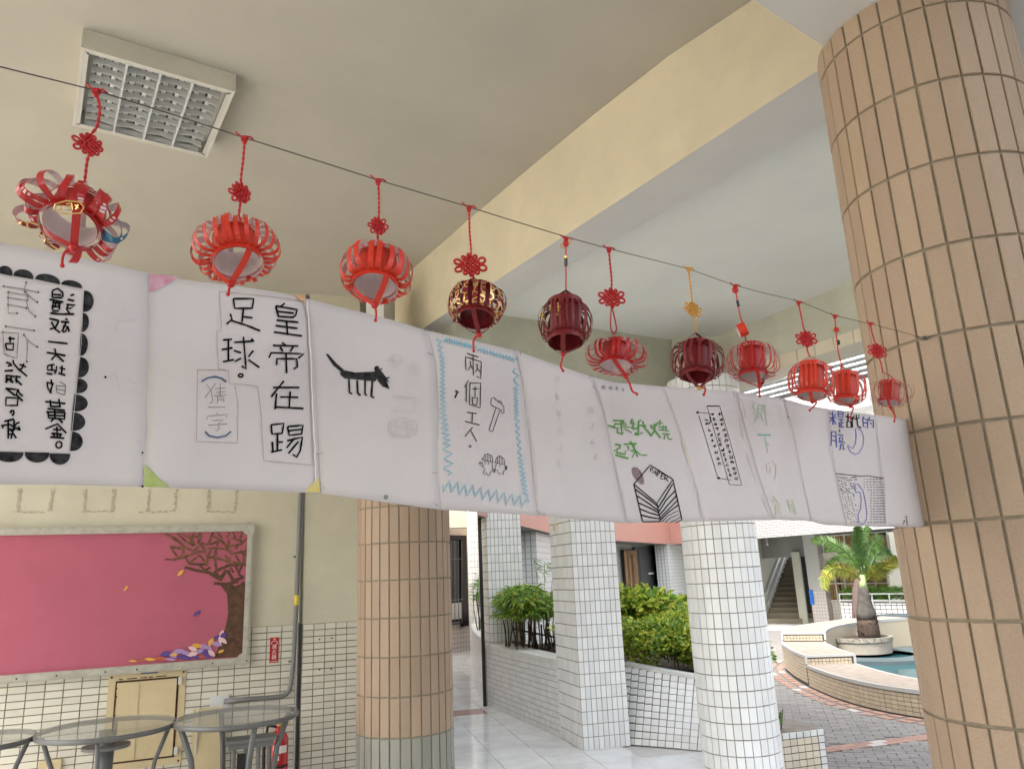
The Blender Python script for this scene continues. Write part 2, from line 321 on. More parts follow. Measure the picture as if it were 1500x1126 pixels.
red = [c for c in cells if (c[0] - G(662, 1047)).length < .30]
place_tiles(fl, [c for c in cells if c not in red], tile_geo(.396, .396, .006, .0012), 'floor', 290, jit=0.0002)
place_tiles(fl, red, tile_geo(.396, .396, .006, .0012), 'floorr', 10, jit=0.0002)
# expansion joint strip across the corridor
# ---- left wall (tiled below, painted above)
lw = MB().box(wpt(-2.9, 2.65, -.15), 5.8, .3, 2.7, (WU, WN, UPV)).build('left_wall', 'wall'); 
def plain(o, nm=None): return strct(o)
plain(lw)
lwb = MB().box(wpt(-2.9, .65, -.15), 5.8, .3 - .004, 1.3, (WU, WN, UPV)).build('wainscot_bed', 'groutd', lw)
pan0, panz1 = ws(160, 988); pan1, _t = ws(273, 985); _q, panz0 = ws(262, 1117)
def skipw(s, h):
    s2 = s - 5.8
    return (pan0 + .045 < s2 < pan1 - .045 and panz0 + .02 < h < panz1 - .02)
place_tiles(lw, plane_cells(wpt(-5.8, 0, -.002), WU, 5.8, 0.0, 1.3, .11, .0475, skip=skipw), tile_geo(.1035, .0415), 'wtile', 290)
# pier standing proud of the wall, to the right of the conduit
PO = .035; ps1, _ = ws(516, 950, PO)
pr = MB().box(wpt(ps1 / 2 + .04, 2.65, PO - .3 + .0), ps1 - .08 + .08 + .0, .6, 2.7, (WU, WN, UPV)).build('wall_pier', 'wall'); strct(pr)
MB().box(wpt(ps1 / 2 + .04, .65, PO - .302), ps1, .6 - .012, 1.3, (WU, WN, UPV)).build('pier_base', 'groutd', pr); MB().box(wpt(ps1 / 2 + .04, .65, PO - .006), ps1 - .002, .004, 1.299, (WU, WN, UPV)).build('wainscot_bed', 'groutd', pr)  # base block coloured dark so its side gives the shadow line at the step
place_tiles(pr, plane_cells(wpt(.04 , 0, PO - .003), WU, ps1, 0, 1.3, .084, .0475), tile_geo(.078, .0415), 'wtile', 290)
# screw holes in pier
hb = MB()
for x, y in ((468, 936), (486, 934), (468, 980), (485, 979)):
    s, z = ws(x, y, PO + .006); hb.lathe(wpt(s, z, PO + .003), [(.0001, .006), (.006, .006), (.006, 0)], 8, tilt=WN.to_track_quat('Z', 'Y').to_matrix())
hb.build('screw_hole', 'black', pr)
# glue marks above the board
gm = MB()
for x in (25, 73, 122, 165, 216, 256, 305, 345):
    for y0, y1 in ((716, 749),):
        s, z0_ = ws(x, y1, .002); _, z1_ = ws(x, y0, .002)
        for q in range(7):
            za = z0_ + (z1_ - z0_) * q / 7; gm.box(wpt(s + random.uniform(-.006, .006), za + .012, .0022), random.uniform(.008, .028), .001, random.uniform(.015, .03), (WU, WN, UPV))
for xa, xb in ((22, 66), (122, 165), (207, 256), (305, 345)):
    for q in range(6):
        s, z = ws(xa + (xb - xa) * q / 5.5, 749, .002); gm.box(wpt(s, z + random.uniform(-.006, .006), .0024), .03, .001, random.uniform(.006, .014), (WU, WN, UPV))
flat('glue', (0.47, 0.44, 0.335), 0.8, var=.3, vscale=50)
gm.build('glue_mark', 'glue', lw)
# ---- far part of the wall, curving away
fp = [(-.80, 6.75), (-1.15, 7.6), (-1.75, 10), (-2.5, 14.8), (-2.0, 16.55), (-1.74, 16.95), (-1.14, 17.73), (-.75, 18.3), (0.4, 20)]
fw = MB()
for i in range(len(fp) - 1):
    a, b = Vector((*fp[i], 0)), Vector((*fp[i + 1], 0)); n = (b - a).normalized().cross(UPV) * -1
    fw.prism([a, b, b + n * .25, a + n * .25], 1.02, 3.6); fw.prism([a, b, b + n * .25, a + n * .25], -.02, 1.02, 1)
farw = fw.build('far_wall', ['wall', 'bandwall'], uvd=lambda p: (p.x * .6 + p.y * .8, p.z)); strct(farw)
fa0, fa1 = Vector((*fp[5], 0)), Vector((*fp[6], 0)); fwu = (fa1 - fa0).normalized(); fwn = fwu.cross(UPV)
flat('wwhite', (0.68, 0.68, 0.64), 0.5)
# barred window in the far wall
wt = thing('barred_window', fa0 + UPV * 1.5, 'dark window behind vertical metal bars in the far corridor wall', 'window')
def fpl(x, y, off=.02): 
    p = VPl(x, y, fa0 + fwn * off, fwn); return p
wa, wb = fpl(640, 913), fpl(679, 789)
def fbox(mb, x0, y0, x1, y1, off, th, mi=0):
    p = fpl(x0, y1, off); q = fpl(x1, y0, off); c = (p + q) / 2; mb.box(c, abs((q - p).dot(fwu)), th, abs(q.z - p.z), (fwu, fwn, UPV), mi)
m = MB(); fbox(m, 636, 789, 678, 914, .01, .03); m.build('pane', 'glassd', wt)
m = MB(); fbox(m, 634, 784, 681, 790, .05, .10); fbox(m, 634, 912, 681, 917, .05, .10); fbox(m, 677, 784, 681, 917, .05, .10); m.build('frame', 'black', wt)
for i in range(7):
    x = 645 + i * 5.2; m = MB(); a, b = fpl(x, 792, .16), fpl(x + .6, 911, .16); m.tube([a, b], .009, 5); m.build('bar', 'tmetal', wt)
m = MB()
for y in (818, 845, 878): fbox(m, 640, y, 678, y + 1.6, .14, .012)
m.build('crossbar', 'tmetal', wt)
m = MB(); fbox(m, 643, 882, 676, 909, .035, .02); m.build('counter', 'bwhite', wt)
# ---- beams and ceilings of the bay
edge1 = [G(x, y, ZC) for x, y in ((1103, 0), (980, 82), (870, 168), (783, 240), (691, 318), (602, 396), (570, 438))]
e1 = [Vector((p.x, p.y, 0)) for p in edge1]
first = e1[0] - dV * 1.0; last = e1[-1] + (e1[-1] - e1[-2]).normalized() * 1.0
e1 = [first] + e1 + [last]
def onsoff(x, y, z=ZB): p = G(x, y, z); return Vector((p.x, p.y, 0))
e2a, e2b = onsoff(1185, 112), onsoff(627, 476); e2d = (e2b - e2a).normalized()
e3a, e3b = onsoff(1200, 185), onsoff(800, 407); e3d = (e3b - e3a).normalized()
e2 = [e2a + e2d * ((p - e2a).dot(e2d)) for p in e1]; e3 = [e3a + e3d * ((p - e3a).dot(e3d)) for p in e1]
V = []; n = len(e1)
for a, b, c in zip(e1, e2, e3): V += [(a.x, a.y, ZC + .002), (b.x, b.y, ZB), (c.x, c.y, ZB), (c.x, c.y, ZC + .6)]
F = []; I = []
for i in range(n - 1):
    for k, mi in ((0, 0), (1, 1), (2, 2)): F.append((i * 4 + k, (i + 1) * 4 + k, (i + 1) * 4 + k + 1, i * 4 + k + 1)); I.append(mi)
# subdivide the face a little for an uneven plaster line
bm1 = mk('main_beam', V, F, ['beam', 'soffit', 'ceil2'], midx=I); strct(bm1)
ce = MB().prism([(XL, YB), (3.6, YB)] + [(p.x, p.y) for p in e1] + [(-3.2, 9.5), (XL, 9.5)], ZC, HB1)
MB().prism([(XL, YB), (3.6, YB), (3.6, YB - .3), (XL, YB - .3)], -.1, ZC - .002).build('back_light_block', 'wall')['kind'] = 'structure'  # unseen wall added to shut out light from behind the camera
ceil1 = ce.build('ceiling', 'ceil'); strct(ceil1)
c2 = [e3[0] + eV * -.02, e3[-1] + dV * 3]
# cross beam over the big column (its soffit fills the top right corner)
l1a, l1b = G(1103, 0, 3.25), G(1204, 67, 3.25); ld = Vector((l1b.x - l1a.x, l1b.y - l1a.y, 0)).normalized(); ln = Vector((ld.y, -ld.x, 0))
bA = Vector((l1a.x, l1a.y, 0)); 
cb = MB().prism([bA - ld * 7, bA + ld * 3.5, bA + ld * 3.5 + ln * .55, bA - ld * 7 + ln * .55], 3.25, ZC + .2).build('cross_beam', 'soffit'); strct(cb)
# far beams of the next bay
def hz(x, y, z): p = G(x, y, z); return Vector((p.x, p.y, 0))
fl_a, fl_b = hz(690, 455, ZC2), hz(985, 498, ZC2); fld = (fl_b - fl_a).normalized(); fln = Vector((-fld.y, fld.x, 0))
b3 = MB().prism([fl_a - fld * .13, fl_b + fld * .05, fl_b + fld * .05 + fln * .35, fl_a - fld * .13 + fln * .35], ZB2, ZC2 + .3).build('rear_beam', 'beamg'); strct(b3)
fr_a, fr_b = hz(1047, 495, ZC2), hz(1235, 418, ZC2); frd = (fr_b - fr_a).normalized(); frn = Vector((-frd.y, frd.x, 0))
if frn.dot(Vector((1, 1, 0))) < 0: frn = -frn
b4 = MB().prism([fr_a - frd * .1, fr_b + frd * 5, fr_b + frd * 5 + frn * .3, fr_a - frd * .1 + frn * .3], ZB2 + .10, ZC2 + .5).build('side_beam', 'beamg'); strct(b4)
MB().prism([fr_a - frd * .1 + frn * .004, fr_b + frd * 5 + frn * .004, fr_b + frd * 5 + frn * .296, fr_a - frd * .1 + frn * .296], ZB2, ZB2 + .10).build('tile_bed', 'cream', b4)
U4 = frd if frd.cross(UPV).dot(-frn) > 0 else -frd
cells = []
for i in range(40):
    s = i * .17 + .085; p = fr_a + frd * s; cells.append((Vector((p.x, p.y, ZB2 + .05)) + frn * .003, U4, UPV, U4.cross(UPV)))
place_tiles(b4, cells, tile_geo(.163, .094), 'cream', 60)
Kc = fl_b + fln * .3
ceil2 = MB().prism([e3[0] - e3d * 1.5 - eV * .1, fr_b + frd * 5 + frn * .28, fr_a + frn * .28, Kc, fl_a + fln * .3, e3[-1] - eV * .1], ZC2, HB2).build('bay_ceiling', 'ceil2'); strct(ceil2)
# square head above the round white column
hd = MB().prism([fl_b + Vector((-.02, -.04, 0)), Vector((fr_a.x + .02, fr_a.y - .04, 0)), Vector((fr_a.x + .25, fr_a.y + .4, 0)), fl_b + Vector((0.05, .45, 0))], ZB2 + .0, ZC2 + .2).build('column_head', 'beamg'); strct(hd)
a_ = fl_b + Vector((-.02, -.045, 0)); b_ = Vector((fr_a.x + .02, fr_a.y - .045, 0)); U5 = (b_ - a_).normalized(); N5 = U5.cross(UPV)
cells = plane_cells(Vector((a_.x, a_.y, 0)), U5, (b_ - a_).length, ZB2, ZB2 + .24, .062, .12)
place_tiles(hd, [(c[0] + N5 * .002, c[1], c[2], c[3]) for c in cells], tile_geo(.055, .113), 'cream', 40)
# beams across the corridor behind; roof left off so skylight reaches the far wall
for (x0, y0, x1, y1, y2) in ((640, 777, 694, 775, 16.2),):
    a = Vector((-2.6, 16.0, 0)); b = Vector((-.6, 16.4, 0)); q = Vector((0, .35, 0))
    strct(MB().prism([a, b, b + q, a + q], 2.62, 3.7).build('corridor_beam', 'beamg'))
    strct(MB().prism([a + Vector((0, -4, 0)), b + Vector((0.1, -4.2, 0)), b + Vector((.1, -3.9, 0)), a + Vector((0, -3.7, 0))], 2.98, 3.7).build('corridor_beam', 'beamg'))
# ================================================================== round columns
def round_column(name, c, r, z0, z1, rows, N, geo_t, m, grout, label, phase=0.0, greyz=None, cat='column', limit=290, per=None):
    t = thing(name, (c[0], c[1], z0), label, cat)
    mb = MB(); mb.lathe((c[0], c[1], 0), [(r - .006, z0), (r - .006, z1)], 60); mb.lathe((c[0], c[1], 0), [(r - .05, z1), (0.001, z1)], 8)
    mb.build('mortar_core', grout, t, smooth=True)
    for lo, hi, mm in (((z0 - 1, greyz, 'tangrey'), (greyz, z1 + 1, m)) if greyz else ((z0 - 1, z1 + 1, m),)):
        buckets = {}
        for k in range(len(rows) - 1):
            zt, zb = rows[k], rows[k + 1]; zb = max(zb, z0); 
            if zt > z1: zt = z1
            if zt - zb < .02: continue
            if not (lo < (zt + zb) / 2 < hi): continue
            h = round(zt - zb, 3)
            for i in range(N):
                a = phase + 2 * PI * i / N + random.uniform(-.0015, .0015); n_ = Vector((math.cos(a), math.sin(a), 0)); U = UPV.cross(n_)
                buckets.setdefault(h, []).append((Vector((c[0], c[1], (zt + zb) / 2)) + n_ * (r - .006), U, UPV, n_))
        for h, cl in buckets.items():
            wT = 2 * PI * r / N - geo_t[0]; g = tile_geo(wT, h - geo_t[1], .0065, .0018)
            # bend the tile to the column
            g = ([(x, y, z - x * x / (2 * r)) for x, y, z in g[0]], g[1])
            V_ = []; 
            for x, y, z in g[0]: V_.append((x, y, z))
            n0 = len(V_); V_ += [(0, -h / 2 + geo_t[1] / 2 + .0018, .0065), (0, h / 2 - geo_t[1] / 2 - .0018, .0065)]
            F_ = [f for f in g[1] if f != (8, 9, 10, 11)] + [(8, n0, n0 + 1, 11), (n0, 9, 10, n0 + 1)]
            place_tiles(t, cl, (V_, F_), mm, int(limit * len(cl) / sum(len(q) for q in buckets.values())), name='tile', jit=.0007)
    return t
BC = (1.365, 2.155); BR = .282
rows = [3.42 - .2478 * i for i in range(0, 16)]
round_column('tiled_column', BC, BR, 0, 3.262, rows, 30, (.0068, .0075), 'tan', 'grout', 'large tan tiled round column nearest the viewer at right, with the wire screwed into it', phase=math.radians(-146.9 + 6), greyz=.66)
TC = (-.80, 5.34); TR = .318
rows = [3.46] + [2.073 + .2372 * i for i in range(5, -10, -1)]
nk = hp_ = VPl(549, 455, (TC[0], TC[1] - .1, 0), Vector((0, 1, 0)))
strct(MB().prism([(nk.x - .06, nk.y - .02), (nk.x + .07, nk.y - .02), (nk.x + .1, nk.y + .3), (nk.x - .1, nk.y + .3)], 3.1, 3.75).build('column_neck', 'soffit'))
round_column('tiled_column', TC, TR, 0, 3.27, rows, 30, (.0085, .0085), 'tan', 'grout', 'tan tiled round column with a grey base, seen below the drawing with the small dog', phase=.05, greyz=.655)
WC = (1.588, 6.10); WR = .290
rows = [ZB2 - .1085 * i for i in range(0, 32)]
round_column('white_column', WC, WR, -.3, ZB2, rows, 30, (.006, .006), 'white', 'groutd', 'white tiled round column standing between the hedge and the fountain', phase=.02)
# ================================================================== square white pillars
def sq_pillar(name, cor, ang, wf, ws_, z1, label, sideang=None, z0=0, limit=290, sidemat='white'):
    a = math.radians(ang); U = Vector((math.cos(a), math.sin(a), 0)); sa = math.radians(sideang if sideang else ang + 90); S = Vector((math.cos(sa), math.sin(sa), 0))
    c0 = Vector((cor[0], cor[1], 0)); t = thing(name, (c0.x, c0.y, z0), label, 'pillar')
    MB().prism([c0, c0 + U * wf, c0 + U * wf + S * ws_, c0 + S * ws_], z0, z1).build('mortar_core', 'groutd', t)
    cf = plane_cells(c0, U, wf, z0, z1, wf / 9, .11); cs = plane_cells(c0 + S * ws_, -S, ws_, z0, z1, ws_ / 10, .11)
    g = tile_geo(wf / 9 - .0055, .1045); place_tiles(t, cf, g, 'white', limit // 2 + 30)
    g = tile_geo(ws_ / 10 - .005, .102); place_tiles(t, cs, g, sidemat, limit // 2 - 30)
    return t
P1c = G(855, 1099); P1r = G(924, 1092); P1l = G(823, 1081)
ang = math.degrees(math.atan2(P1r.y - P1c.y, P1r.x - P1c.x)); sang = math.degrees(math.atan2(P1l.y - P1c.y, P1l.x - P1c.x))
pil1 = sq_pillar('square_pillar', P1c, ang, (P1r - P1c).length, .62, 3.52, 'white tiled square pillar rising from the curved low wall nearest the viewer', sang)
P2c = G(721, 1035); pil2 = sq_pillar('square_pillar', (P2c.x, P2c.y), 6, .46, .7, 3.52, 'white tiled square pillar with a dark drain pipe on its shaded side', 102)
sq_pillar('square_pillar', (-.86, 13.9), 4, .46, .6, 3.52, 'farthest slim white tiled pillar beside the barred window', 100)
# wall mounted bracket on pillar 1
s_ = Vector((math.cos(math.radians(sang)), math.sin(math.radians(sang)), 0)); br_ = VPl(818, 772, P1c, s_.cross(UPV)); nn = s_.cross(UPV); nn = nn if nn.dot(CAM - P1c) > 0 else -nn
mb = MB().tube([br_ + nn * .002 + UPV * .03, br_ + nn * .05 + UPV * .03, br_ + nn * .05 - UPV * .03], .008); tag(mb.build('wall_hook', 'gold'), 'small bronze hook on the shaded side of the nearest square pillar', 'hook')
# drain pipe
pp0 = G(716.5, 1033); pd = MB().tube([pp0 + Vector((-.05, -.03, 0)), pp0 + Vector((-.05, -.03, 3.5))], .024, 10)
pdt = pd.build('drain_pipe', 'dark', smooth=True); tag(pdt, 'thin dark drain pipe running down the shaded side of the second pillar', 'pipe')
# ---- low curved wall joining the pillars
def curve_wall(name, pts, th, z0, z1, label, m, bed, tw, tht, cap, limit=290, capz=.05, side=1, batter=0.0, z1b=None):
    z1b = z1 if z1b is None else z1b
    P = [Vector((p[0], p[1], 0)) for p in pts]
    # resample
    out = []; step = tw; acc = 0
    for i in range(len(P) - 1):
        a, b = P[i], P[i + 1]; L = (b - a).length; k = max(1, int(round(L / .25)))
        for q in range(k): out.append(a.lerp(b, q / k))
    out.append(P[-1])
    for _ in range(3): out = [out[0]] + [(out[i - 1] + out[i] * 2 + out[i + 1]) / 4 for i in range(1, len(out) - 1)] + [out[-1]]
    nrm = []
    for i in range(len(out)):
        t_ = (out[min(i + 1, len(out) - 1)] - out[max(i - 1, 0)]).normalized(); nrm.append(t_.cross(UPV) * side)
    t = thing(name, (out[0].x, out[0].y, z0), label, 'wall'); V = []; F = []
    zz = [z1 + (z1b - z1) * q / (len(out) - 1) for q in range(len(out))]
    for p, n_, z1 in zip(out, nrm, zz):
        b0 = p - n_ * .006; t0 = p - n_ * (.006 + batter); bk = p - n_ * (th + batter)
        V += [(b0.x, b0.y, z0), (t0.x, t0.y, z1 - capz), (bk.x, bk.y, z1 - capz), (bk.x, bk.y, z0)]
    for i in range(len(out) - 1):
        for k in range(4): F.append((i * 4 + k, i * 4 + (k + 1) % 4, (i + 1) * 4 + (k + 1) % 4, (i + 1) * 4 + k))
    e = (len(out) - 1) * 4; F += [(0, 1, 2, 3), (e + 3, e + 2, e + 1, e)]
    mk('mortar_core', V, F, [bed, cap], t, midx=[0 if q % 4 == 0 else 1 for q in range(len(F) - 2)] + [1, 1])
    # cap
    V = []; F = []
    for p, n_, z1 in zip(out, nrm, zz):
        a = p + n_ * .006 - n_ * batter; b = p - n_ * (th + batter + .004)
        V += [(a.x, a.y, z1 - capz), (a.x, a.y, z1), (b.x, b.y, z1), (b.x, b.y, z1 - capz)]
    for i in range(len(out) - 1):
        for k in range(4): F.append((i * 4 + k, i * 4 + (k + 1) % 4, (i + 1) * 4 + (k + 1) % 4, (i + 1) * 4 + k))
    F += [(0, 1, 2, 3), (e + 3, e + 2, e + 1, e)]
    mk('cap', V, F, cap, t)
    # tiles by arc length
    cells = []; seg = 0; cum = [0]
    for i in range(len(out) - 1): cum.append(cum[-1] + (out[i + 1] - out[i]).length)
    nt = int(cum[-1] / tw); H_ = (zz[0] + zz[-1]) / 2 - capz - z0; nr = int(H_ / tht + .5); tht2 = ((zz[0] * .4 + zz[-1] * .6) - capz - z0) / nr
    sl = math.atan2(batter, H_)
    for k in range(nt):
        s = (k + .5) * tw
        while seg < len(out) - 2 and cum[seg + 1] < s: seg += 1
        f = (s - cum[seg]) / (cum[seg + 1] - cum[seg]); p = out[seg].lerp(out[seg + 1], f); n_ = nrm[seg].lerp(nrm[seg + 1], f).normalized()
        n2 = (n_ * math.cos(sl) + UPV * math.sin(sl)).normalized(); U = UPV.cross(n_); Vv = n2.cross(U)
        for r in range(nr):
            h = (r + .5) / nr; H_ = zz[0] + (zz[-1] - zz[0]) * (seg + f) / (len(out) - 1) - capz - z0; c = p - n_ * (.006 + batter * h) + UPV * (z0 + H_ * h); cells.append((c, U, Vv, n2))
    place_tiles(t, cells, tile_geo(tw - .006, tht2 / math.cos(sl) - .005), m, limit, minpx=7)
    return t
M['lwtile'] = M['white']
curve_wall('low_curved_wall', [G(823, 1081), G(790, 1066.5), G(760, 1053), G(722, 1036.5), G(713, 1031.5)], .25, 0, .74, 'white tiled curved low wall between the two nearest square pillars', 'white', 'groutd', .075, .057, 'cap', side=-1)
curve_wall('low_curved_wall', [G(714, 1030.5), (-.66, 11.4), (-.80, 12.6), (-.90, 13.9), (-1.0, 16.2), (-1.1, 17.6)], .25, 0, .78, 'white tiled curved low wall running away past the drain pipe', 'white', 'groutd', .1, .057, 'cap', side=-1)
bw0 = G(926, 1091); curve_wall('planter_wall', [(bw0.x - .12, bw0.y + .06), (bw0.x, bw0.y), (1.12, 7.60), (1.46, 7.42), (1.72, 7.22)], .12, 0, .70, 'sloping white tiled planter wall below the yellow green hedge', 'white', 'groutj', .076, .057, 'cap', side=1, batter=.30, capz=.03, z1b=.56)
# corner planter box by the round column
bx = [G(1133, 1075, .3), G(1206, 1066.5, .3), G(1143, 1050, .3)]
b0, b1, b2 = [Vector((p.x, p.y, 0)) for p in bx]; fdir = (b1 - b0).normalized(); b00 = b0 - fdir * .12
t = thing('planter_box', (b1.x, b1.y, ZY), 'wedge shaped planter box with cream grid tiles at the foot of the white round column', 'planter')
bk = b2 + (b2 - b1) * .4; rdir = (bk - b1).normalized()
MB().prism([b00, b1, bk, b00 + (bk - b1)], ZY, .288).build('mortar_core', 'groutk', t)
MB().prism([b00, b1, bk, b00 + (bk - b1)], .288, .297).build('top_slab', 'captop', t)
Lf = (b1 - b00).length
cells = plane_cells(b1 - fdir * Lf, fdir, Lf, ZY, .252, .067, .052); Nf = fdir.cross(UPV)
right = [c for c in cells if (c[0] - b1).dot(fdir) > -.066]; left = [c for c in cells if c not in right]
place_tiles(t, left, tile_geo(.061, .046), 'cream', 230); place_tiles(t, right, tile_geo(.054, .046), 'cap', 30)
cells = plane_cells(b1 - fdir * Lf, fdir, Lf, .252, .3, .067, .048); place_tiles(t, cells, tile_geo(.058, .043), 'cap', 30)
U6 = -rdir if (-rdir).cross(UPV).dot(eV) > 0 else rdir
# ================================================================== courtyard ground
strct(MB().prism([(-1, 7.0), (1.0, 8.7), (1.9, 7.2), (2.2, 4), (3.5, -7), (70, -7), (70, 80), (-1, 80)], -1.0, ZY - .012).build('courtyard_ground', 'pave'))
def outer_curve():
    ft = [(8.2, 6.9), (6.9, 7.5), (5.7, 8.6)] + [tuple(G(x, y, ZY)[:2]) for x, y in ((1338, 1050), (1285, 1040), (1240, 1028), (1209, 1016), (1185, 1005), (1165, 994), (1149, 980))] + [tuple(G(x, y, .32)[:2]) for x, y in ((1143, 929), (1151, 922), (1170, 916), (1200, 911), (1245, 906), (1300, 902))]
    P = [Vector((*p, 0)) for p in ft]; out = []
    for i in range(len(P) - 1):
        p0, p1, p2, p3 = P[max(i - 1, 0)], P[i], P[i + 1], P[min(i + 2, len(P) - 1)]; k = max(2, int((p2 - p1).length / .12))
        for q in range(k):
            t = q / k; out.append(.5 * ((2 * p1) + (p2 - p0) * t + (2 * p0 - 5 * p1 + 4 * p2 - p3) * t * t + (3 * p1 - p0 - 3 * p2 + p3) * t ** 3))
    for _ in range(12): out = [out[0]] + [(out[i - 1] + out[i] * 2 + out[i + 1]) / 4 for i in range(1, len(out) - 1)] + [out[-1]]
    return out
OC = outer_curve()
def oc_n(i):
    t = (OC[min(i + 1, len(OC) - 1)] - OC[max(i - 1, 0)]).normalized(); return Vector((-t.y, t.x, 0))    # outward (towards the viewer side)
n_mid = oc_n(len(OC) // 2)
SG = 1 if n_mid.dot(Vector((-1, -.3, 0))) > 0 else -1
# pavers
def dist_oc(p): return min((p - q).length for q in OC[::3])
pg = {'pave': MB(), 'paveo': MB(), 'pavew': MB()}; g = tile_geo(.194, .094, .012, .003)
pa = math.radians(-17); pU = Vector((math.cos(pa), math.sin(pa), 0)); pV = Vector((-math.sin(pa), math.cos(pa), 0))
sA, sB = G(1210, 1097, ZY), G(1345, 1080, ZY); sA.z = sB.z = 0; sdir = (sB - sA).normalized(); sn = Vector((-sdir.y, sdir.x, 0))
tA, tB = G(1122, 1004, ZY), G(1162, 1003, ZY); tA.z = tB.z = 0; tdir = (tB - tA).normalized(); tn = Vector((-tdir.y, tdir.x, 0))
for i in range(-60, 60):
    for j in range(-30, 195):
        p = Vector((3.5, 9, 0)) + pU * (i * .2 + (.1 if j % 2 else 0)) + pV * (j * .10 - 2)
        x, y, d = proj((p.x, p.y, ZY))
        if not (1080 < x < 1420 and 900 < y < 1180 and 5.5 < p.y < 19): continue
        dd = dist_oc(p)
        inside = False
        if dd < .36: continue
        k = min(range(0, len(OC), 3), key=lambda q: (p - OC[q]).length)
        if (p - OC[k]).dot(oc_n(k)) * SG < 0: continue
        key = 'pave'
        if abs((p - sA).dot(sn)) < .15 and (p - sA).dot(sdir) > -1: continue
        if abs((p - tA).dot(tn)) < .10: continue
        rr = Vector((random.uniform(-.003, .003), random.uniform(-.003, .003), random.uniform(-.002, .002)))
        c = Vector((p.x, p.y, ZY - .012)) + rr
        pg[key].add([c + pU * v[0] + pV * v[1] + UPV * v[2] for v in g[0]], g[1])
for O_, dr, nn2, rows_, L0, L1 in ((sA, sdir, sn, (-.05, .05), -1.0, 3.2), (tA, tdir, tn, (0,), -1.2, 1.2)):
    for o2 in rows_:
        s = L0
        while s < L1:
            c = O_ + dr * (s + (.1 if o2 > 0 else 0)) + nn2 * o2; key = 'pavew' if (len(rows_) > 1 and .40 < s < .75) else 'paveo'; c = Vector((c.x, c.y, ZY - .010))
            if dist_oc(Vector((c.x, c.y, 0))) > .42: pg[key].add([c + dr * v[0] + nn2 * v[1] + UPV * v[2] for v in g[0]], g[1])
            s += .2
# border courses following the fountain
for ring, (off, key0) in enumerate(((.09, 'paveo'), (.26, 'paveo'))):
    s = 0; last_s = -1; cum = 0
    for i in range(2, len(OC) - 2):
        cum += (OC[i] - OC[i - 1]).length
        if cum - last_s > .2:
            last_s = cum; n_ = oc_n(i) * SG; c = OC[i] + n_ * off; c = Vector((c.x, c.y, ZY - .010)); U = UPV.cross(n_)
            key = 'pavew' if (int(cum / .2) % 9 == 0) else ('pave' if ring else 'paveo')
            if ring == 1: key = 'paveo' if int(cum / .2) % 9 < 8 else 'pavew'
            pg[key].add([c + U * v[0] + n_ * v[1] * 1.1 + UPV * v[2] for v in g[0]], g[1])
for k, v in pg.items():
    o = v.build({'pave': 'grey_paving', 'paveo': 'orange_paving', 'pavew': 'pale_paving'}[k], k); strct(o)
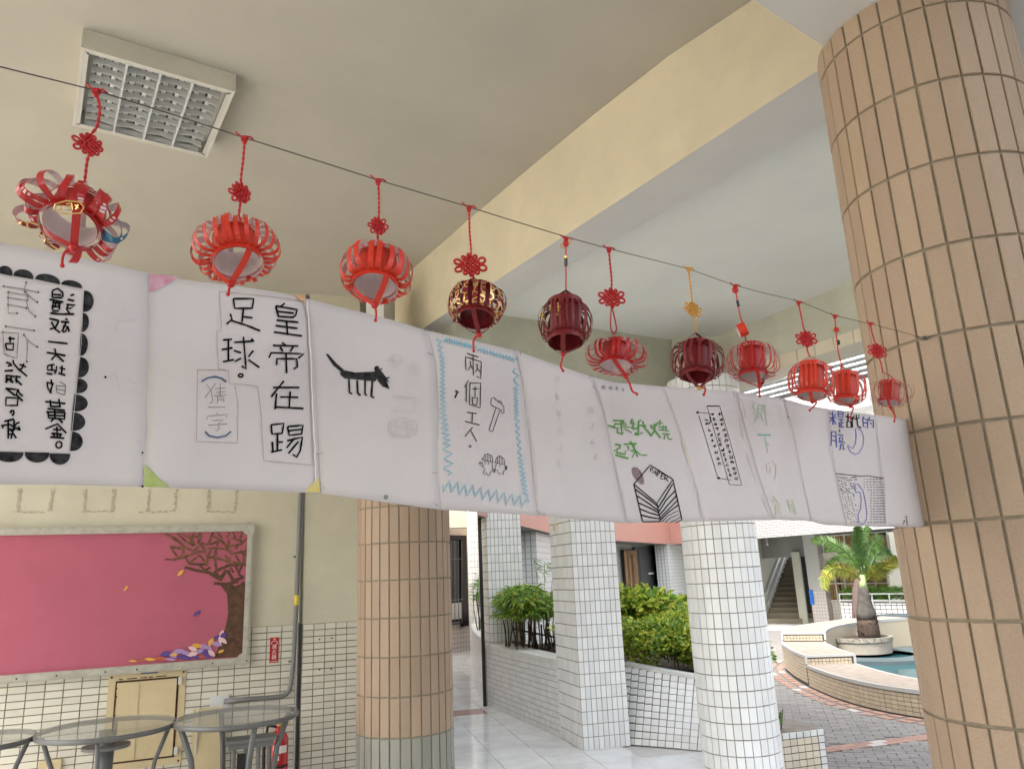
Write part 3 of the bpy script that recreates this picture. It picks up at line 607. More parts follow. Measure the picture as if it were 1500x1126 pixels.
# ================================================================== fountain
ft = thing('fountain_basin', (6.8, 13, ZY), 'stepped curved fountain basin with cream tiled sides and pale bench tops in the courtyard', 'fountain')
def seg_idx(x, y): 
    q = G(x, y, ZY); return min(range(len(OC)), key=lambda i: (OC[i] - Vector((q.x, q.y, 0))).length)
iA = seg_idx(1185, 1005); iC = min(range(len(OC)), key=lambda i: abs(proj((OC[i].x, OC[i].y, .15))[1] - 940) + (0 if i > iA else 999))
segs = [(0, iA, .32, .75), (iA, iC, .46, .75), (iC, len(OC) - 1, .62, .75)]
tmpl = tile_geo(.094, .045, .006, .0015)
for a, b, h, wd in segs:
    out = OC[a:b + 1]; nn_ = [oc_n(i) * SG for i in range(a, b + 1)]; V = []; F = []
    for p, n_ in zip(out, nn_):
        q = p - n_ * .006; r_ = p - n_ * wd
        V += [(q.x, q.y, ZY - .1), (q.x, q.y, ZY + h), (r_.x, r_.y, ZY + h), (r_.x, r_.y, ZY - .1)]
    I = []
    for i in range(len(out) - 1):
        for k in range(4): F.append((i * 4 + k, i * 4 + (k + 1) % 4, (i + 1) * 4 + (k + 1) % 4, (i + 1) * 4 + k)); I.append((0, 1, 2, 0)[k])
    e = (len(out) - 1) * 4; F += [(3, 2, 1, 0), (e, e + 1, e + 2, e + 3)]; I += [0, 0]
    mk('basin_wall', V, F, ['groutk', 'captop', 'creamf'], ft, midx=I)
    # rim edging strips, white
    V = []; F = []
    for p, n_ in zip(out, nn_):
        for o1, o2 in ((.008, -.03), (-wd + .03, -wd - .006)):
            q = p + n_ * o1; r_ = p + n_ * o2
            V += [(q.x, q.y, ZY + h - .045), (q.x, q.y, ZY + h + .005), (r_.x, r_.y, ZY + h + .005), (r_.x, r_.y, ZY + h - .045)]
    for i in range(len(out) - 1):
        for o1 in (0, 4):
            for k in range(4): F.append((i * 8 + o1 + k, i * 8 + o1 + (k + 1) % 4, (i + 1) * 8 + o1 + (k + 1) % 4, (i + 1) * 8 + o1 + k))
    mk('rim', V, F, 'rimf', ft)
    # side tiles
    cells = []; cum = 0; last_s = 0; nr = int((h - .05) / .0525)
    for i in range(1, len(out)):
        L = (out[i] - out[i - 1]).length
        while last_s + .1 <= cum + L:
            last_s += .1; f = (last_s - cum) / L; p = out[i - 1].lerp(out[i], f); n_ = nn_[i]; U = UPV.cross(n_)
            for r in range(nr): cells.append((Vector((p.x, p.y, ZY + h - .05 - (r + .5) * .0525)) - n_ * .006, U, UPV, n_))
        cum += L
    place_tiles(ft, cells, tmpl, 'creamf', 150 if h < .4 else 60, minpx=7)
    # end face towards the lower step
    p = out[0]; n_ = nn_[0]; tdn = (out[1] - out[0]).normalized() * -1; U = -n_ if (-n_).cross(UPV).dot(tdn) > 0 else n_
    if h > .4:
        cells = []; 
        for k in range(12):
            for r in range(2): cells.append((Vector((p.x, p.y, ZY + h - .045 - (.5 + r) * .05)) - n_ * (.05 + k * .057) + tdn * .001, U, UPV, tdn))
        place_tiles(ft, cells, tile_geo(.05, .043), 'creamf', 24, minpx=3)
        mb = MB()
        for o1 in (0, -wd): 
            q = p + n_ * o1; mb.box((q.x + tdn.x * .004, q.y + tdn.y * .004, ZY + h - .06), .035, .035, .13, (n_, tdn, UPV))
        mb.box((p.x - n_.x * wd / 2 + tdn.x * .003, p.y - n_.y * wd / 2 + tdn.y * .003, ZY + h - .012), wd + .01, .03, .034, (n_, tdn, UPV)); mb.build('edging', 'rimf', ft)
# pool
inner = [OC[i] - oc_n(i) * SG * .74 for i in range(0, len(OC), 2)]
poly = [(p.x, p.y) for p in inner] + [(15, 19), (16, 12), (12, 6)]
strct(MB().prism(poly, ZY - .3, ZY - .02).build('pool_floor', 'pooldeep'))
wtr = mk('pool_water', [(p[0], p[1], ZY + .05) for p in poly], [tuple(range(len(poly)))], 'water'); strct(wtr)
pt1 = G(1281, 957, ZY + .12); pt2 = G(1262, 931, ZY + .12)
mb = MB()
mb.lathe((pt1.x, pt1.y, 0), [(.7, ZY), (1.25, ZY), (1.25, ZY + .12), (.7, ZY + .12)], 40)
mb.lathe((pt2.x, pt2.y, 0), [(.6, ZY), (1.5, ZY), (1.5, ZY + .10), (.6, ZY + .10)], 40)
mb.box((pt2.x + 2.0, pt2.y + .9, ZY + .25), 2.6, .9, .5); mb.build('pool_ledge', 'poolpale', ft)
def pot(c, r, h, label):
    t = thing('concrete_planter', (c.x, c.y, ZY + .1), label, 'planter'); b = ZY + .1
    mb = MB(); mb.lathe((c.x, c.y, b), [(r * .93, 0), (r * .96, h * .6), (r * .97, h * .70)], 48); mb.build('bowl', 'concrete', t, smooth=True)
    mb = MB(); mb.lathe((c.x, c.y, b), [(r * .97, h * .70), (r, h * .74), (r, h), (r * .9, h), (r * .88, h * .85)], 48); mb.build('rim', 'concd', t)
    mb = MB(); mb.lathe((c.x, c.y, b), [(r * .89, h * .9), (.001, h * .94)], 32); mb.build('soil', 'soil', t)
    return t
p1w = (G(1331, 950, ZY + .3) - G(1229, 952, ZY + .3)).length / 2
pt1b = G(1280, 944, ZY + .3)
pot(Vector((pt1.x, pt1.y + .55, 0)), p1w * 1.02, .30, 'front round concrete planter with a stained rim in the fountain')
pot(Vector((pt2.x + .1, pt2.y + .2, 0)), p1w * .95, .36, 'rear round concrete planter partly hidden behind the bottle shaped trunk')
# ================================================================== far buildings round the courtyard
ZF = 2.35
bp0, bp1 = G(1097, 789, ZF), G(1293, 774, ZF); ba = Vector((bp1.x - bp0.x, bp1.y - bp0.y, 0)).normalized(); bn = Vector((-ba.y, ba.x, 0))
if bn.y < 0: bn = -bn
B0 = Vector((bp0.x, bp0.y, 0)); A0 = B0 - ba * 1.6; A1 = B0 + ba * 26
bld = thing('courtyard_building', (B0.x, B0.y, ZY), 'white tiled building across the courtyard with a recessed passage, stairs and curtained windows', 'building')
uvA = lambda p: ((p - A0).dot(ba), p.z)
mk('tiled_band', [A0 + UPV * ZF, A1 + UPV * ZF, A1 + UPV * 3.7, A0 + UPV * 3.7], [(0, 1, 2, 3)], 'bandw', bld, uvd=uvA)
MB().prism([A0 + bn * .01, A1 + bn * .01, A1 + bn * .35, A0 + bn * .35], ZF + .002, 3.7).build('band_back', 'bwhite', bld)
MB().prism([A0 + bn * .02, A1 + bn * .02, A1 + bn * 6, A0 + bn * 6], ZF + .36, ZF + .6).build('passage_ceiling', 'bgrey', bld)
# upper storeys: windows set back, sunshade slats in front
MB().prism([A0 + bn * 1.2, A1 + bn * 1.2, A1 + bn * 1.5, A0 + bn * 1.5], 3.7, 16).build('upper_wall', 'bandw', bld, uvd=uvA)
MB().prism([A0 + bn * -.0, A1 + bn * -.0, A1 + bn * 1.2, A0 + bn * 1.2], 5.35, 5.6).build('floor_slab', 'bwhite', bld)
mk('tiled_band', [A0 + UPV * 5.0, A1 + UPV * 5.0, A1 + UPV * 6.35, A0 + UPV * 6.35], [(0, 1, 2, 3)], 'bandw', bld, uvd=uvA)
mk('tiled_band', [A0 + bn * .2 + UPV * 3.75, A1 + bn * .2 + UPV * 3.75, A1 + bn * .2 + UPV * 4.5, A0 + bn * .2 + UPV * 4.5], [(0, 1, 2, 3)], 'bandp', bld, uvd=uvA)
mb = MB()
for i in range(26): mb.box((A0 + A1) / 2 + UPV * (6.5 + i * .16) + bn * .1, (A1 - A0).length, .22, .05, (ba, bn, UPV))
mb.build('sunshade_slats', 'louver', bld, kind='stuff')
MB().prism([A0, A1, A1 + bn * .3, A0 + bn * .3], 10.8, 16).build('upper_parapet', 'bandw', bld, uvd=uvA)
# recessed wall plane
Q0 = Vector((9.2, 24.9, 0)); Qn = -bn
def qp(x, y, off=0.0): return VPl(x, y, Q0 - bn * off, bn)
def qbox(mb, x0, y0, x1, y1, off=0.0, th=.05, mi=0, back=0.0):
    """rectangle seen between two pixels on the wall plane, standing off by `off`"""
    ym = (y0 + y1) / 2; a, b = qp(x0, ym, off), qp(x1, ym, off); t_, l_ = qp((x0 + x1) / 2, y0, off), qp((x0 + x1) / 2, y1, off)
    mb.box(Vector(((a.x + b.x) / 2, (a.y + b.y) / 2, (t_.z + l_.z) / 2)) + bn * (th / 2), abs((b - a).dot(ba)), th, abs(t_.z - l_.z), (ba, bn, UPV), mi); return mb
zfl = ZY
def zat(y, x=1200): return qp(x, y).z
QA = qp(1108, 870); QB = qp(1165, 870); QC = qp(1181, 870)
# pillar between the stairs and the windows
o = MB().prism([*(lambda a, b: [a, b, b + bn * .5, a + bn * .5])(Vector((*qp(1192, 912, .25)[:2], 0)), Vector((*qp(1212, 912, .25)[:2], 0)))], 0.72, ZF + .36).build('pillar', 'bwhite', bld)
def low(x0, x1, z0, z1, off, m, nm, th=.12):
    a, b = Vector((*qp(x0, 900, off)[:2], 0)), Vector((*qp(x1, 900, off)[:2], 0)); return MB().prism([a, b, b + bn * th, a + bn * th], z0, z1).build(nm, m, bld, uvd=uvA)
low(1191, 1214, ZY, .72, .26, 'bandwall', 'pillar_tiles', .5)
low(1212, 1420, ZY, .36, .02, 'bandwall', 'window_wall', .2)
low(1212, 1420, ZF + .0, ZF + .4, .02, 'bgrey', 'wall_head', .2)
# windows
def window(x0, x1, y0, y1, muls, label=None):
    m_ = MB(); qbox(m_, x0, y0, x1, y1, -.06, .03); f = MB()
    wf = m_.build('window', 'glassd', bld)
    for (a, b, c, d) in ((x0 - 1.2, y0 - 1, x1 + 1.2, y0 + .8), (x0 - 1.2, y1 - .8, x1 + 1.2, y1 + 1.2), (x0 - 1.4, y0, x0 + .6, y1), (x1 - .6, y0, x1 + 1.4, y1)): qbox(f, a, b, c, d, .05, .08)
    for q in muls: qbox(f, *q, .04, .05)
    f.build('frame', 'metalw', wf); return wf
wf = window(1209, 1237, 824, 879, [(1222.6, 824, 1224.2, 879), (1209, 853.4, 1237, 855)])
m_ = MB()
for k in range(14):
    if k in (9, 10): continue
    x = 1210 + k * 1.95; qbox(m_, x, 825, x + 1.9, 878.5, -.02 + (.03 if k % 2 else 0), .02)
m_.build('curtain', 'brown', wf)
wf = window(1237.8, 1300, 824, 879, [(1262, 824, 1263.6, 879), (1281, 824, 1282.4, 879), (1237.8, 853.4, 1300, 855)])
m_ = MB()
for k in range(26):
    if 8 < k < 11: continue
    x = 1239 + k * 2.3; qbox(m_, x, 825, x + 2.2, 878.5, -.02 + (.03 if k % 2 else 0), .02)
m_.build('curtain', 'brown', wf)
wf = window(1205, 1300, 782, 807, [(1236, 782, 1238, 807), (1270, 782, 1272, 807)]); m_ = MB()
for k in range(30): x = 1206 + k * 3.1; qbox(m_, x, 783, x + 3, 806, -.02 + (.03 if k % 2 else 0), .02)
m_.build('curtain', 'brown', wf)
m_ = MB(); qbox(m_, 1204, 808, 1302, 812, .06, .1); qbox(m_, 1204, 812, 1302, 822, .0, .1); m_.build('transom', 'metalw', bld)
# stairs
sd = Vector((math.sin(math.radians(35)), math.cos(math.radians(35)), 0)); sr = Vector((sd.y, -sd.x, 0))
sl0 = G(1122, 913, ZY); sl0 = Vector((sl0.x, sl0.y, 0)); swid = 2.6
for i in range(14):
    a = sl0 + sd * (i * .27); o = MB().prism([a, a + sr * swid, a + sr * swid + sd * .30, a + sd * .30], ZY, ZY + .155 * (i + 1)).build('stair', 'step', bld)
wl = sl0 - sr * .02; flat('stairw', (0.50, 0.48, 0.40), 0.6, var=.1, vscale=1.5)
MB().prism([wl - sd * .1, wl + sd * 7, wl + sd * 7 - sr * .12, wl - sd * .1 - sr * .12], ZY, 4.6).build('stair_wall', 'stairw', bld)
a = wl + sd * 6.5; MB().prism([a, a + sr * 4, a + sr * 4 + sd * .2, a + sd * .2], ZY, 4.6).build('stair_wall', 'stairw', bld)
MB().prism([wl + sr * .12 + sd * q for q in (0, 4)] + [wl + sr * .0 + sd * q for q in (4, 0)], ZY, ZY + .02).build('stringer', 'step', bld)
h0 = wl + sr * .1 + UPV * (ZY + .95); mb = MB(); mb.tube([h0 + sd * .2, h0 + sd * 3.6 + UPV * (3.4 * .574), h0 + sd * 3.6 + UPV * (3.4 * .574) + sr * 1.2], .035, 6)
mb.tube([h0 + sd * .2 - UPV * .35, h0 + sd * 3.6 + UPV * (3.4 * .574 - .35)], .022, 6); mb.build('handrail', 'rail', bld)
# lintel, jambs, door leaf, notice
def opening(x0, x1, z0, z1, off, m, nm, th=.25, par=bld):
    a, b = Vector((*qp(x0, 870, off)[:2], 0)), Vector((*qp(x1, 870, off)[:2], 0)); return MB().prism([a, b, b + bn * th, a + bn * th], z0, z1).build(nm, m, par)
opening(1085, 1196, zat(816, 1150), ZF + .4, 0, 'bgrey', 'lintel')
opening(1088, 1112, ZY, 1.95, 0, 'bgrey', 'jamb')
opening(1166.5, 1178, ZY, 1.92, .12, 'doorp', 'door_leaf', .06); opening(1178, 1196, ZY, 1.92, -.3, 'dark', 'gap_shade_panel', .1)  # solid dark panel stands for the shade in the gap beside the door
mb = MB(); qbox(mb, 1170, 861, 1171.6, 863.5, .13, .02); qbox(mb, 1174, 861, 1175.6, 863.5, .13, .02); mb.build('switch', 'bwhite', bld)
mb = MB(); qbox(mb, 1186, 864, 1191, 885, .3, .03); mb.build('blue_notice', 'bluesign', bld)
mb = MB(); p = qp(1124, 797, .6); ball(mb, p, .04); mb.tube([p, p + UPV * .35], .01, 5); mb.build('ceiling_bulb', 'lab', bld)
# passage floor
strct(MB().prism([Q0 - ba * 6 - bn * 2.4, Q0 + ba * 12 - bn * 2.4, Q0 + ba * 12 + bn * 7, Q0 - ba * 6 + bn * 7], ZY - .5, ZY + .004).build('passage_floor', 'floor'))
# planter with rail and greenery in front of the windows
pl = thing('window_planter', (*qp(1260, 905, .9)[:2], ZY), 'white grid tiled planter with a metal rail below the curtained windows', 'planter')
a, b = Vector((*qp(1234, 905, .9)[:2], 0)), Vector((*qp(1420, 905, .9)[:2], 0)); pz = zat(884, 1270) + .07
MB().prism([a, b, b + bn * .6, a + bn * .6], ZY, pz).build('trough', 'bandgrid', pl, uvd=uvA)
mb = MB()
for z in (.08, .26): mb.tube([a + UPV * (pz + z), b + UPV * (pz + z)], .022, 6)
for k in range(8): q = a.lerp(b, k / 7); mb.tube([q + UPV * pz, q + UPV * (pz + .27)], .02, 6)
mb.build('rail', 'rail', pl)
def leaves(mb, gen, n, L, W, droop=.3, up=.5):
    for _ in range(n):
        p, out = gen(); a = random.uniform(0, 2 * PI); d = (out * random.uniform(.2, 1) + Vector((math.cos(a), math.sin(a), random.uniform(-.3, 1) * up))).normalized()
        l = L * random.uniform(.6, 1.25); w = W * random.uniform(.7, 1.2); s = d.orthogonal(); s.rotate(Matrix.Rotation(random.uniform(0, 6.28), 3, d)); s.normalize()
        m_ = p + d * l * .5 + UPV * (-.02 * droop); e = p + d * l - UPV * (droop * l)
        mb.add([p, m_ + s * w / 2, e, m_ - s * w / 2], [(0, 1, 2, 3)])
mb = MB()
def g_(): 
    q = a.lerp(b, random.random()) + bn * random.uniform(.1, .5) + UPV * (pz + random.uniform(.05, .38)); return q, Vector((0, 0, 1))
leaves(mb, g_, 2600, .26, .03, .3); tag(mb.build('strap_leaf_plants', 'leafg'), 'strappy green plants growing behind the metal rail of the window planter', 'plants', kind='stuff')
# pink banded wing
pk = thing('pink_wing', (5, 26, ZY), 'curved building wing with a pink tiled band, grey doors and white columns', 'building')
ZP = 2.35
pp = [Vector((*G(x, y, ZP)[:2], 0)) for x, y in ((700, 754), (768, 771), (812, 782))] + [Vector((*G(x, y, ZP)[:2], 0)) for x, y in ((880, 791.5), (983, 797))] + [A0 + Vector((.0, .0, 0))]
pp[3] = Vector((*G(880, 790, ZP)[:2], 0))
V = []; F = []; cum = 0; uvs = {}
for i, p in enumerate(pp):
    V += [(p.x, p.y, ZP), (p.x, p.y, 6.2)]
    if i: cum += (p - pp[i - 1]).length
    uvs[(round(p.x, 3), round(p.y, 3))] = cum
F = [(2 * i, 2 * i + 2, 2 * i + 3, 2 * i + 1) for i in range(len(pp) - 1)]
mk('pink_band', V, F, 'bandp', pk, uvd=lambda p: (uvs[(round(p.x, 3), round(p.y, 3))], p.z))
bk = [p + (p - Vector((0, 0, 0))).normalized() * 3.0 for p in pp]
V = [(p.x, p.y, ZP + .01) for p in pp] + [(p.x, p.y, ZP + .01) for p in bk]; n = len(pp)
mk('passage_ceiling', V, [(i, i + 1, n + i + 1, n + i) for i in range(n - 1)], 'bgrey', pk)
V = [(p.x, p.y, ZY) for p in bk] + [(p.x, p.y, ZP + .2) for p in bk]; mk('back_wall', V, [(i, i + 1, n + i + 1, n + i) for i in range(n - 1)], 'bwhite', pk)
def bq(x, y, i0=3, off=.05):
    a, b = bk[i0], bk[i0 + 1]; u = (b - a).normalized(); nn_ = u.cross(UPV); return VPl(x, y, a + nn_ * off, nn_), u, nn_
def bbox_(x0, y0, x1, y1, i0, off, th, m, nm, par=pk):
    (p, u, nn_), (q, _, _) = bq(x0, y1, i0, off), bq(x1, y0, i0, off); c = (p + q) / 2
    return MB().box(c, abs((q - p).dot(u)), th, abs(q.z - p.z), (u, nn_, UPV)).build(nm, m, par)
flat('doorg', (0.075, 0.08, 0.08), 0.5)
bbox_(917, 805, 934, 875, 3, .08, .1, 'dark', 'barred_opening'); bbox_(934, 803, 970, 880, 3, .05, .1, 'doorg', 'door')
bbox_(950, 838, 957, 841, 3, .15, .03, 'lab', 'door_handle'); bbox_(972, 835, 975.5, 850, 3, .2, .03, 'bluesign', 'blue_notice'); bbox_(969, 800, 980, 880, 3, .05, .1, 'doorg', 'door')
for k in range(5):
    bbox_(919 + k * 3, 806, 919.7 + k * 3, 874, 3, .16, .02, 'brown', 'bar')
bbox_(770, 788, 787, 868, 0, .1, .1, 'dark', 'door_frame'); bbox_(776, 797, 781, 866, 0, .2, .05, 'doorp', 'door'); bbox_(772, 849, 777, 862, 0, .26, .04, 'bwhite', 'door_panel')
def colfar(x0, x1, y, nm='far_column', frac=.5, i0=3):
    a, b = pp[i0].lerp(bk[i0], frac), pp[i0 + 1].lerp(bk[i0 + 1], frac); u = (b - a).normalized(); nn_ = u.cross(UPV)
    p, q = VPl(x0, y, a, nn_), VPl(x1, y, a, nn_); p.z = q.z = 0
    MB().prism([p, q, q - nn_ * .4, p - nn_ * .4], ZY, ZP).build(nm, 'whcol', pk, uvd=lambda v: (v.dot(u) + v.dot(nn_) * .5, v.z))
colfar(981, 1004, 850, frac=.12); colfar(787, 812, 830, frac=.25, i0=1)
strct(MB().prism([bk[0], *[bk[i] for i in range(1, n)], Q0 - ba * 6, pp[-1]] + [pp[i] for i in range(n - 2, -1, -1)], ZY - .3, ZY + .002).build('wing_floor', 'floor'))
# ================================================================== hedges
def shrub(name, c, rx, ry, rz, n, L, W, m, label, stems=0, dark=None, up=.6, droop=.25, low=-.2):
    t = thing(name, (c[0], c[1], c[2] - rz), label, 'hedge'); C3 = Vector(c)
    lumps = [(Vector((random.uniform(-1, 1) * rx * .75, random.uniform(-1, 1) * ry * .75, random.uniform(-.3, .8) * rz * .75)), random.uniform(.28, .5)) for _ in range(16)]
    def gen():
        lc, lr = random.choice(lumps); a = random.uniform(0, 2 * PI); e = math.asin(random.uniform(low, 1)); o = Vector((math.cos(a) * math.cos(e), math.sin(a) * math.cos(e), math.sin(e)))
        r = random.uniform(.55, 1.0); return C3 + lc + Vector((o.x * rx, o.y * ry, o.z * rz)) * lr * r, o
    mb = MB(); leaves(mb, gen, n, L, W, droop, up); mb.build('foliage', m, t)
    if dark:
        mb = MB(); leaves(mb, gen, n // 2, L, W, droop, up); mb.build('foliage', dark, t)
    mb = MB()
    for _ in range(stems):
        b = C3 + Vector((random.uniform(-1, 1) * rx * .9, random.uniform(-1, 1) * ry * .8, -rz - .3)); q = [b]; 
        for k in range(4): q.append(q[-1] + Vector((random.uniform(-.05, .05), random.uniform(-.05, .05), (rz + .3) / 3.2)))
        mb.tube(q, [.012, .010, .008, .006, .003], 5)
    if stems: mb.build('stem', 'twig', t)
    return t
strct(MB().prism([(0.2, 8.9), (.9, 8.4), (1.3, 8.0), (1.8, 7.6), (2.2, 8.2), (2.6, 10), (2.4, 12.5), (.6, 13), (-.4, 12.5), (-.5, 11.2)], -.5, .50).build('planting_bed', 'soil'))
hp = lambda x, y, Y: (lambda d: CAM + d * (Y / d.y))(ray(x, y))
a = hp(797, 892, 9.75); shrub('bamboo_hedge', (a.x + .12, a.y, a.z), .66, .46, .30, 7500, .15, .017, 'leafg', 'dense dark green fine leaved hedge on bare stems, between the two square pillars', 60, 'leafy', .5, .45)
a = hp(700, 868, 12.5); shrub('bamboo_hedge', (a.x + .06, a.y, a.z - .05), .10, .3, .30, 260, .15, .018, 'leafg', 'small tuft of green leaves showing left of the drain pipe', 8)
a = hp(800, 815, 10.8); mb = MB()
for k in range(3):
    p0 = hp(790 + k * 8, 880, 10.6); e = hp(782 + k * 16, 818 + k * 4, 10.6); q = [p0, p0.lerp(e, .5) + UPV * .1, e]; mb.tube(q, .004, 4)
    for j in range(16):
        c_ = q[1].lerp(e, j / 15); s_ = Vector((random.uniform(-.3, 1), random.uniform(-.5, .5), random.uniform(-.5, .1))).normalized(); w_ = s_.orthogonal().normalized() * .008
        mb.add([c_, c_ + s_ * .07 + w_, c_ + s_ * .16, c_ + s_ * .07 - w_], [(0, 1, 2, 3)])
tag(mb.build('tall_frond_plant', 'leafg'), 'light feathery sprig rising above the hedge between the pillars', 'plant')
# rail in front of the stems
rt = thing('hedge_rail', (0.3, 9.1, .74), 'grey twig like rail on the wall behind the hedge stems', 'rail'); mb = MB()
ra, rb = hp(748, 920, 10.2), hp(824, 935, 9.2)
for dz in (0, -.16): mb.tube([ra + UPV * dz, rb + UPV * dz], .012, 6)
mb.build('bar', 'twig', rt); mb = MB()
for k in range(9): q = ra.lerp(rb, k / 8); mb.tube([q + UPV * .12, q - UPV * .3], .012, 5)
mb.build('post', 'twig', rt)
a = hp(955, 905, 9.2); shrub('yellow_hedge', (a.x, a.y, a.z + .02), 1.0, .6, .40, 5200, .12, .042, 'leafy', 'bright yellow green broad leaved hedge behind the sloping planter wall', 6, 'leafg', .8, .15)
a = hp(965, 945, 8.5); shrub('clipped_hedge', (a.x + .1, a.y, a.z - .06), 1.0, .55, .46, 12000, .055, .026, 'leafy', 'fine leaved clipped green hedge in front, just above the sloping planter wall', 14, 'leafg', .6, .1, -.8)
a = hp(1134, 1057, 6.6); shrub('sprig', (a.x, a.y, a.z), .06, .06, .09, 360, .035, .014, 'leafg', 'tiny green sprig growing in the wedge shaped planter box', 3)
# ================================================================== palms
def palm(x, y, Y, label, fronds, trunk, shaft, tm):
    def P(px, py): return hp(px, py, Y)
    b = P(x, y); t = thing('palm_tree', b, label, 'palm tree')
    mb = MB(); q = [P(a, c) for a, c, _ in trunk]; mb.tube(q, [P(a, c).__sub__(P(a + r_, c)).length for a, c, r_ in trunk], 16); mb.build('trunk', tm, t, smooth=True)
    if shaft:
        mb = MB(); q = [P(a, c) for a, c, _ in shaft]; mb.tube(q, [(P(a, c) - P(a + r_, c)).length for a, c, r_ in shaft], 14); mb.build('crownshaft', 'shaft', t, smooth=True)
    for pts, wpx, m, dy, asym in fronds:
        q = [P(px, py) + Vector((0, dy * k / (len(pts) - 1), 0)) for k, (px, py) in enumerate(pts)]
        # smooth path
        out = []
        for i in range(len(q) - 1):
            p0, p1, p2, p3 = q[max(i - 1, 0)], q[i], q[i + 1], q[min(i + 2, len(q) - 1)]
            for k in range(7):
                u = k / 7; out.append(.5 * ((2 * p1) + (p2 - p0) * u + (2 * p0 - 5 * p1 + 4 * p2 - p3) * u * u + (3 * p1 - p0 - 3 * p2 + p3) * u ** 3))
        out.append(q[-1]); mb = MB(); n_ = len(out); mb.tube(out, [.022 * (1 - .85 * k / n_) for k in range(n_)], 5)
        wm = wpx / FPX * Y; tot = n_ * 3 if False else int(n_ * 2.2)
        for k in range(int(tot * .10), tot):
            f = k / tot; i = min(int(f * (n_ - 1)), n_ - 2); u = f * (n_ - 1) - i; c = out[i].lerp(out[i + 1], u); tg = (out[i + 1] - out[i]).normalized()
            sd_ = tg.cross(Vector((0, -1, 0.0))).normalized(); L = wm * math.sin(PI * min(1, .16 + f * .80)) ** .6 * random.uniform(.9, 1.3)
            for sg in (-1, 1):
                a_ = asym if sg > 0 else 2 - asym
                dr = (sd_ * sg * 1.0 + tg * .75 + Vector((0, random.uniform(-.3, .3), -.40))).normalized(); ww = tg * .0125
                e = c + dr * L * a_ ; m1 = c + dr * L * a_ * .5 + UPV * .02
                mb.add([c - ww, c + ww, m1 + ww * 1.1, e, m1 - ww * 1.1], [(0, 1, 2, 3, 4)])
        mb.build('frond', m, t)
    return t
YP = pt1.y + .55
pt_ = palm(1272, 934, YP, 'short bottle trunk palm with pale crownshaft and yellow tipped fronds in the front planter', [
    ([(1262, 850), (1240, 836), (1212, 832), (1196, 846), (1191, 862)], 15, 'frondy', -.6, .9),
    ([(1266, 848), (1256, 815), (1245, 790), (1241, 772)], 12, 'frond', -.5, 1.0),
    ([(1262, 838), (1245, 810), (1222, 792), (1200, 790)], 12, 'frond', .4, 1.0),
    ([(1268, 850), (1276, 835), (1278, 825), (1283, 818)], 17, 'frondy', -.9, 1.0),
    ([(1268, 840), (1280, 805), (1296, 790), (1310, 786)], 13, 'frond', .5, 1.0),
    ([(1266, 836), (1262, 805), (1266, 785), (1280, 772)], 12, 'frond', .2, 1.0),
    ([(1270, 842), (1285, 815), (1302, 805), (1316, 815)], 11, 'frond', .3, 1.0),
    ([(1266, 845), (1282, 830), (1298, 828), (1310, 842)], 9, 'frond', .6, 1.0)],
    [(1270, 908, 14), (1268.5, 897, 13.2), (1267, 885, 10.5), (1265, 870, 7.5), (1264, 860, 6.5)], [(1264, 861, 6.5), (1263.5, 852, 5), (1264, 838, 3), (1265, 828, 1.8)], 'palmt')
palm(1257, 922, pt2.y + .2, 'thin brown trunked palm standing behind the bottle trunk palm', [
    ([(1258, 838), (1248, 820), (1236, 815), (1222, 826)], 9, 'frond', .4, 1), ([(1258, 838), (1266, 815), (1284, 800), (1300, 812)], 10, 'frond', .5, 1), ([(1258, 836), (1250, 812), (1234, 800), (1218, 806)], 9, 'frond', .4, 1)],
    [(1258, 925, 8), (1256, 895, 7.5), (1256, 865, 7), (1258, 845, 5.5), (1260, 828, 3)], None, 'stemr')
q = [hp(x_, y_, YP) for x_, y_ in ((1273, 937), (1272.5, 926), (1271.5, 916), (1270, 907))]; mb = MB(); mb.tube(q, [(hp(0, 936, YP) - hp(r_, 936, YP)).length for r_ in (14, 15, 14.5, 14)], 16); mb.build('trunk_base', 'palmd', pt_, smooth=True)
mb = MB()
for k in range(46):
    a_ = random.uniform(0, 2 * PI); f = random.random(); c = hp(1272, 934 - f * 30, YP); r_ = .185 - .01 * f; p = c + Vector((math.cos(a_) * r_, math.sin(a_) * r_, 0))
    o_ = Vector((math.cos(a_), math.sin(a_), 0)); tt = o_.cross(UPV); mb.add([p - tt * .03, p + tt * .03, p + o_ * random.uniform(.02, .08) + UPV * random.uniform(-.02, .1)], [(0, 1, 2)])
tag(mb.build('old_leaf_bases', 'palmd'), 'dark torn leaf bases round the foot of the bottle trunk palm', 'leaf bases', kind='stuff')
p = hp(694.5, 940, 16.6); q = hp(694.5, 926, 16.6); mb = MB(); mb.box((p.x, p.y, .33), .09, .09, .46); mb.box((p.x, p.y, .58), .05, .05, .06); tag(mb.build('fire_box', 'red'), 'narrow dark red box at the far end of the corridor wall', 'box')
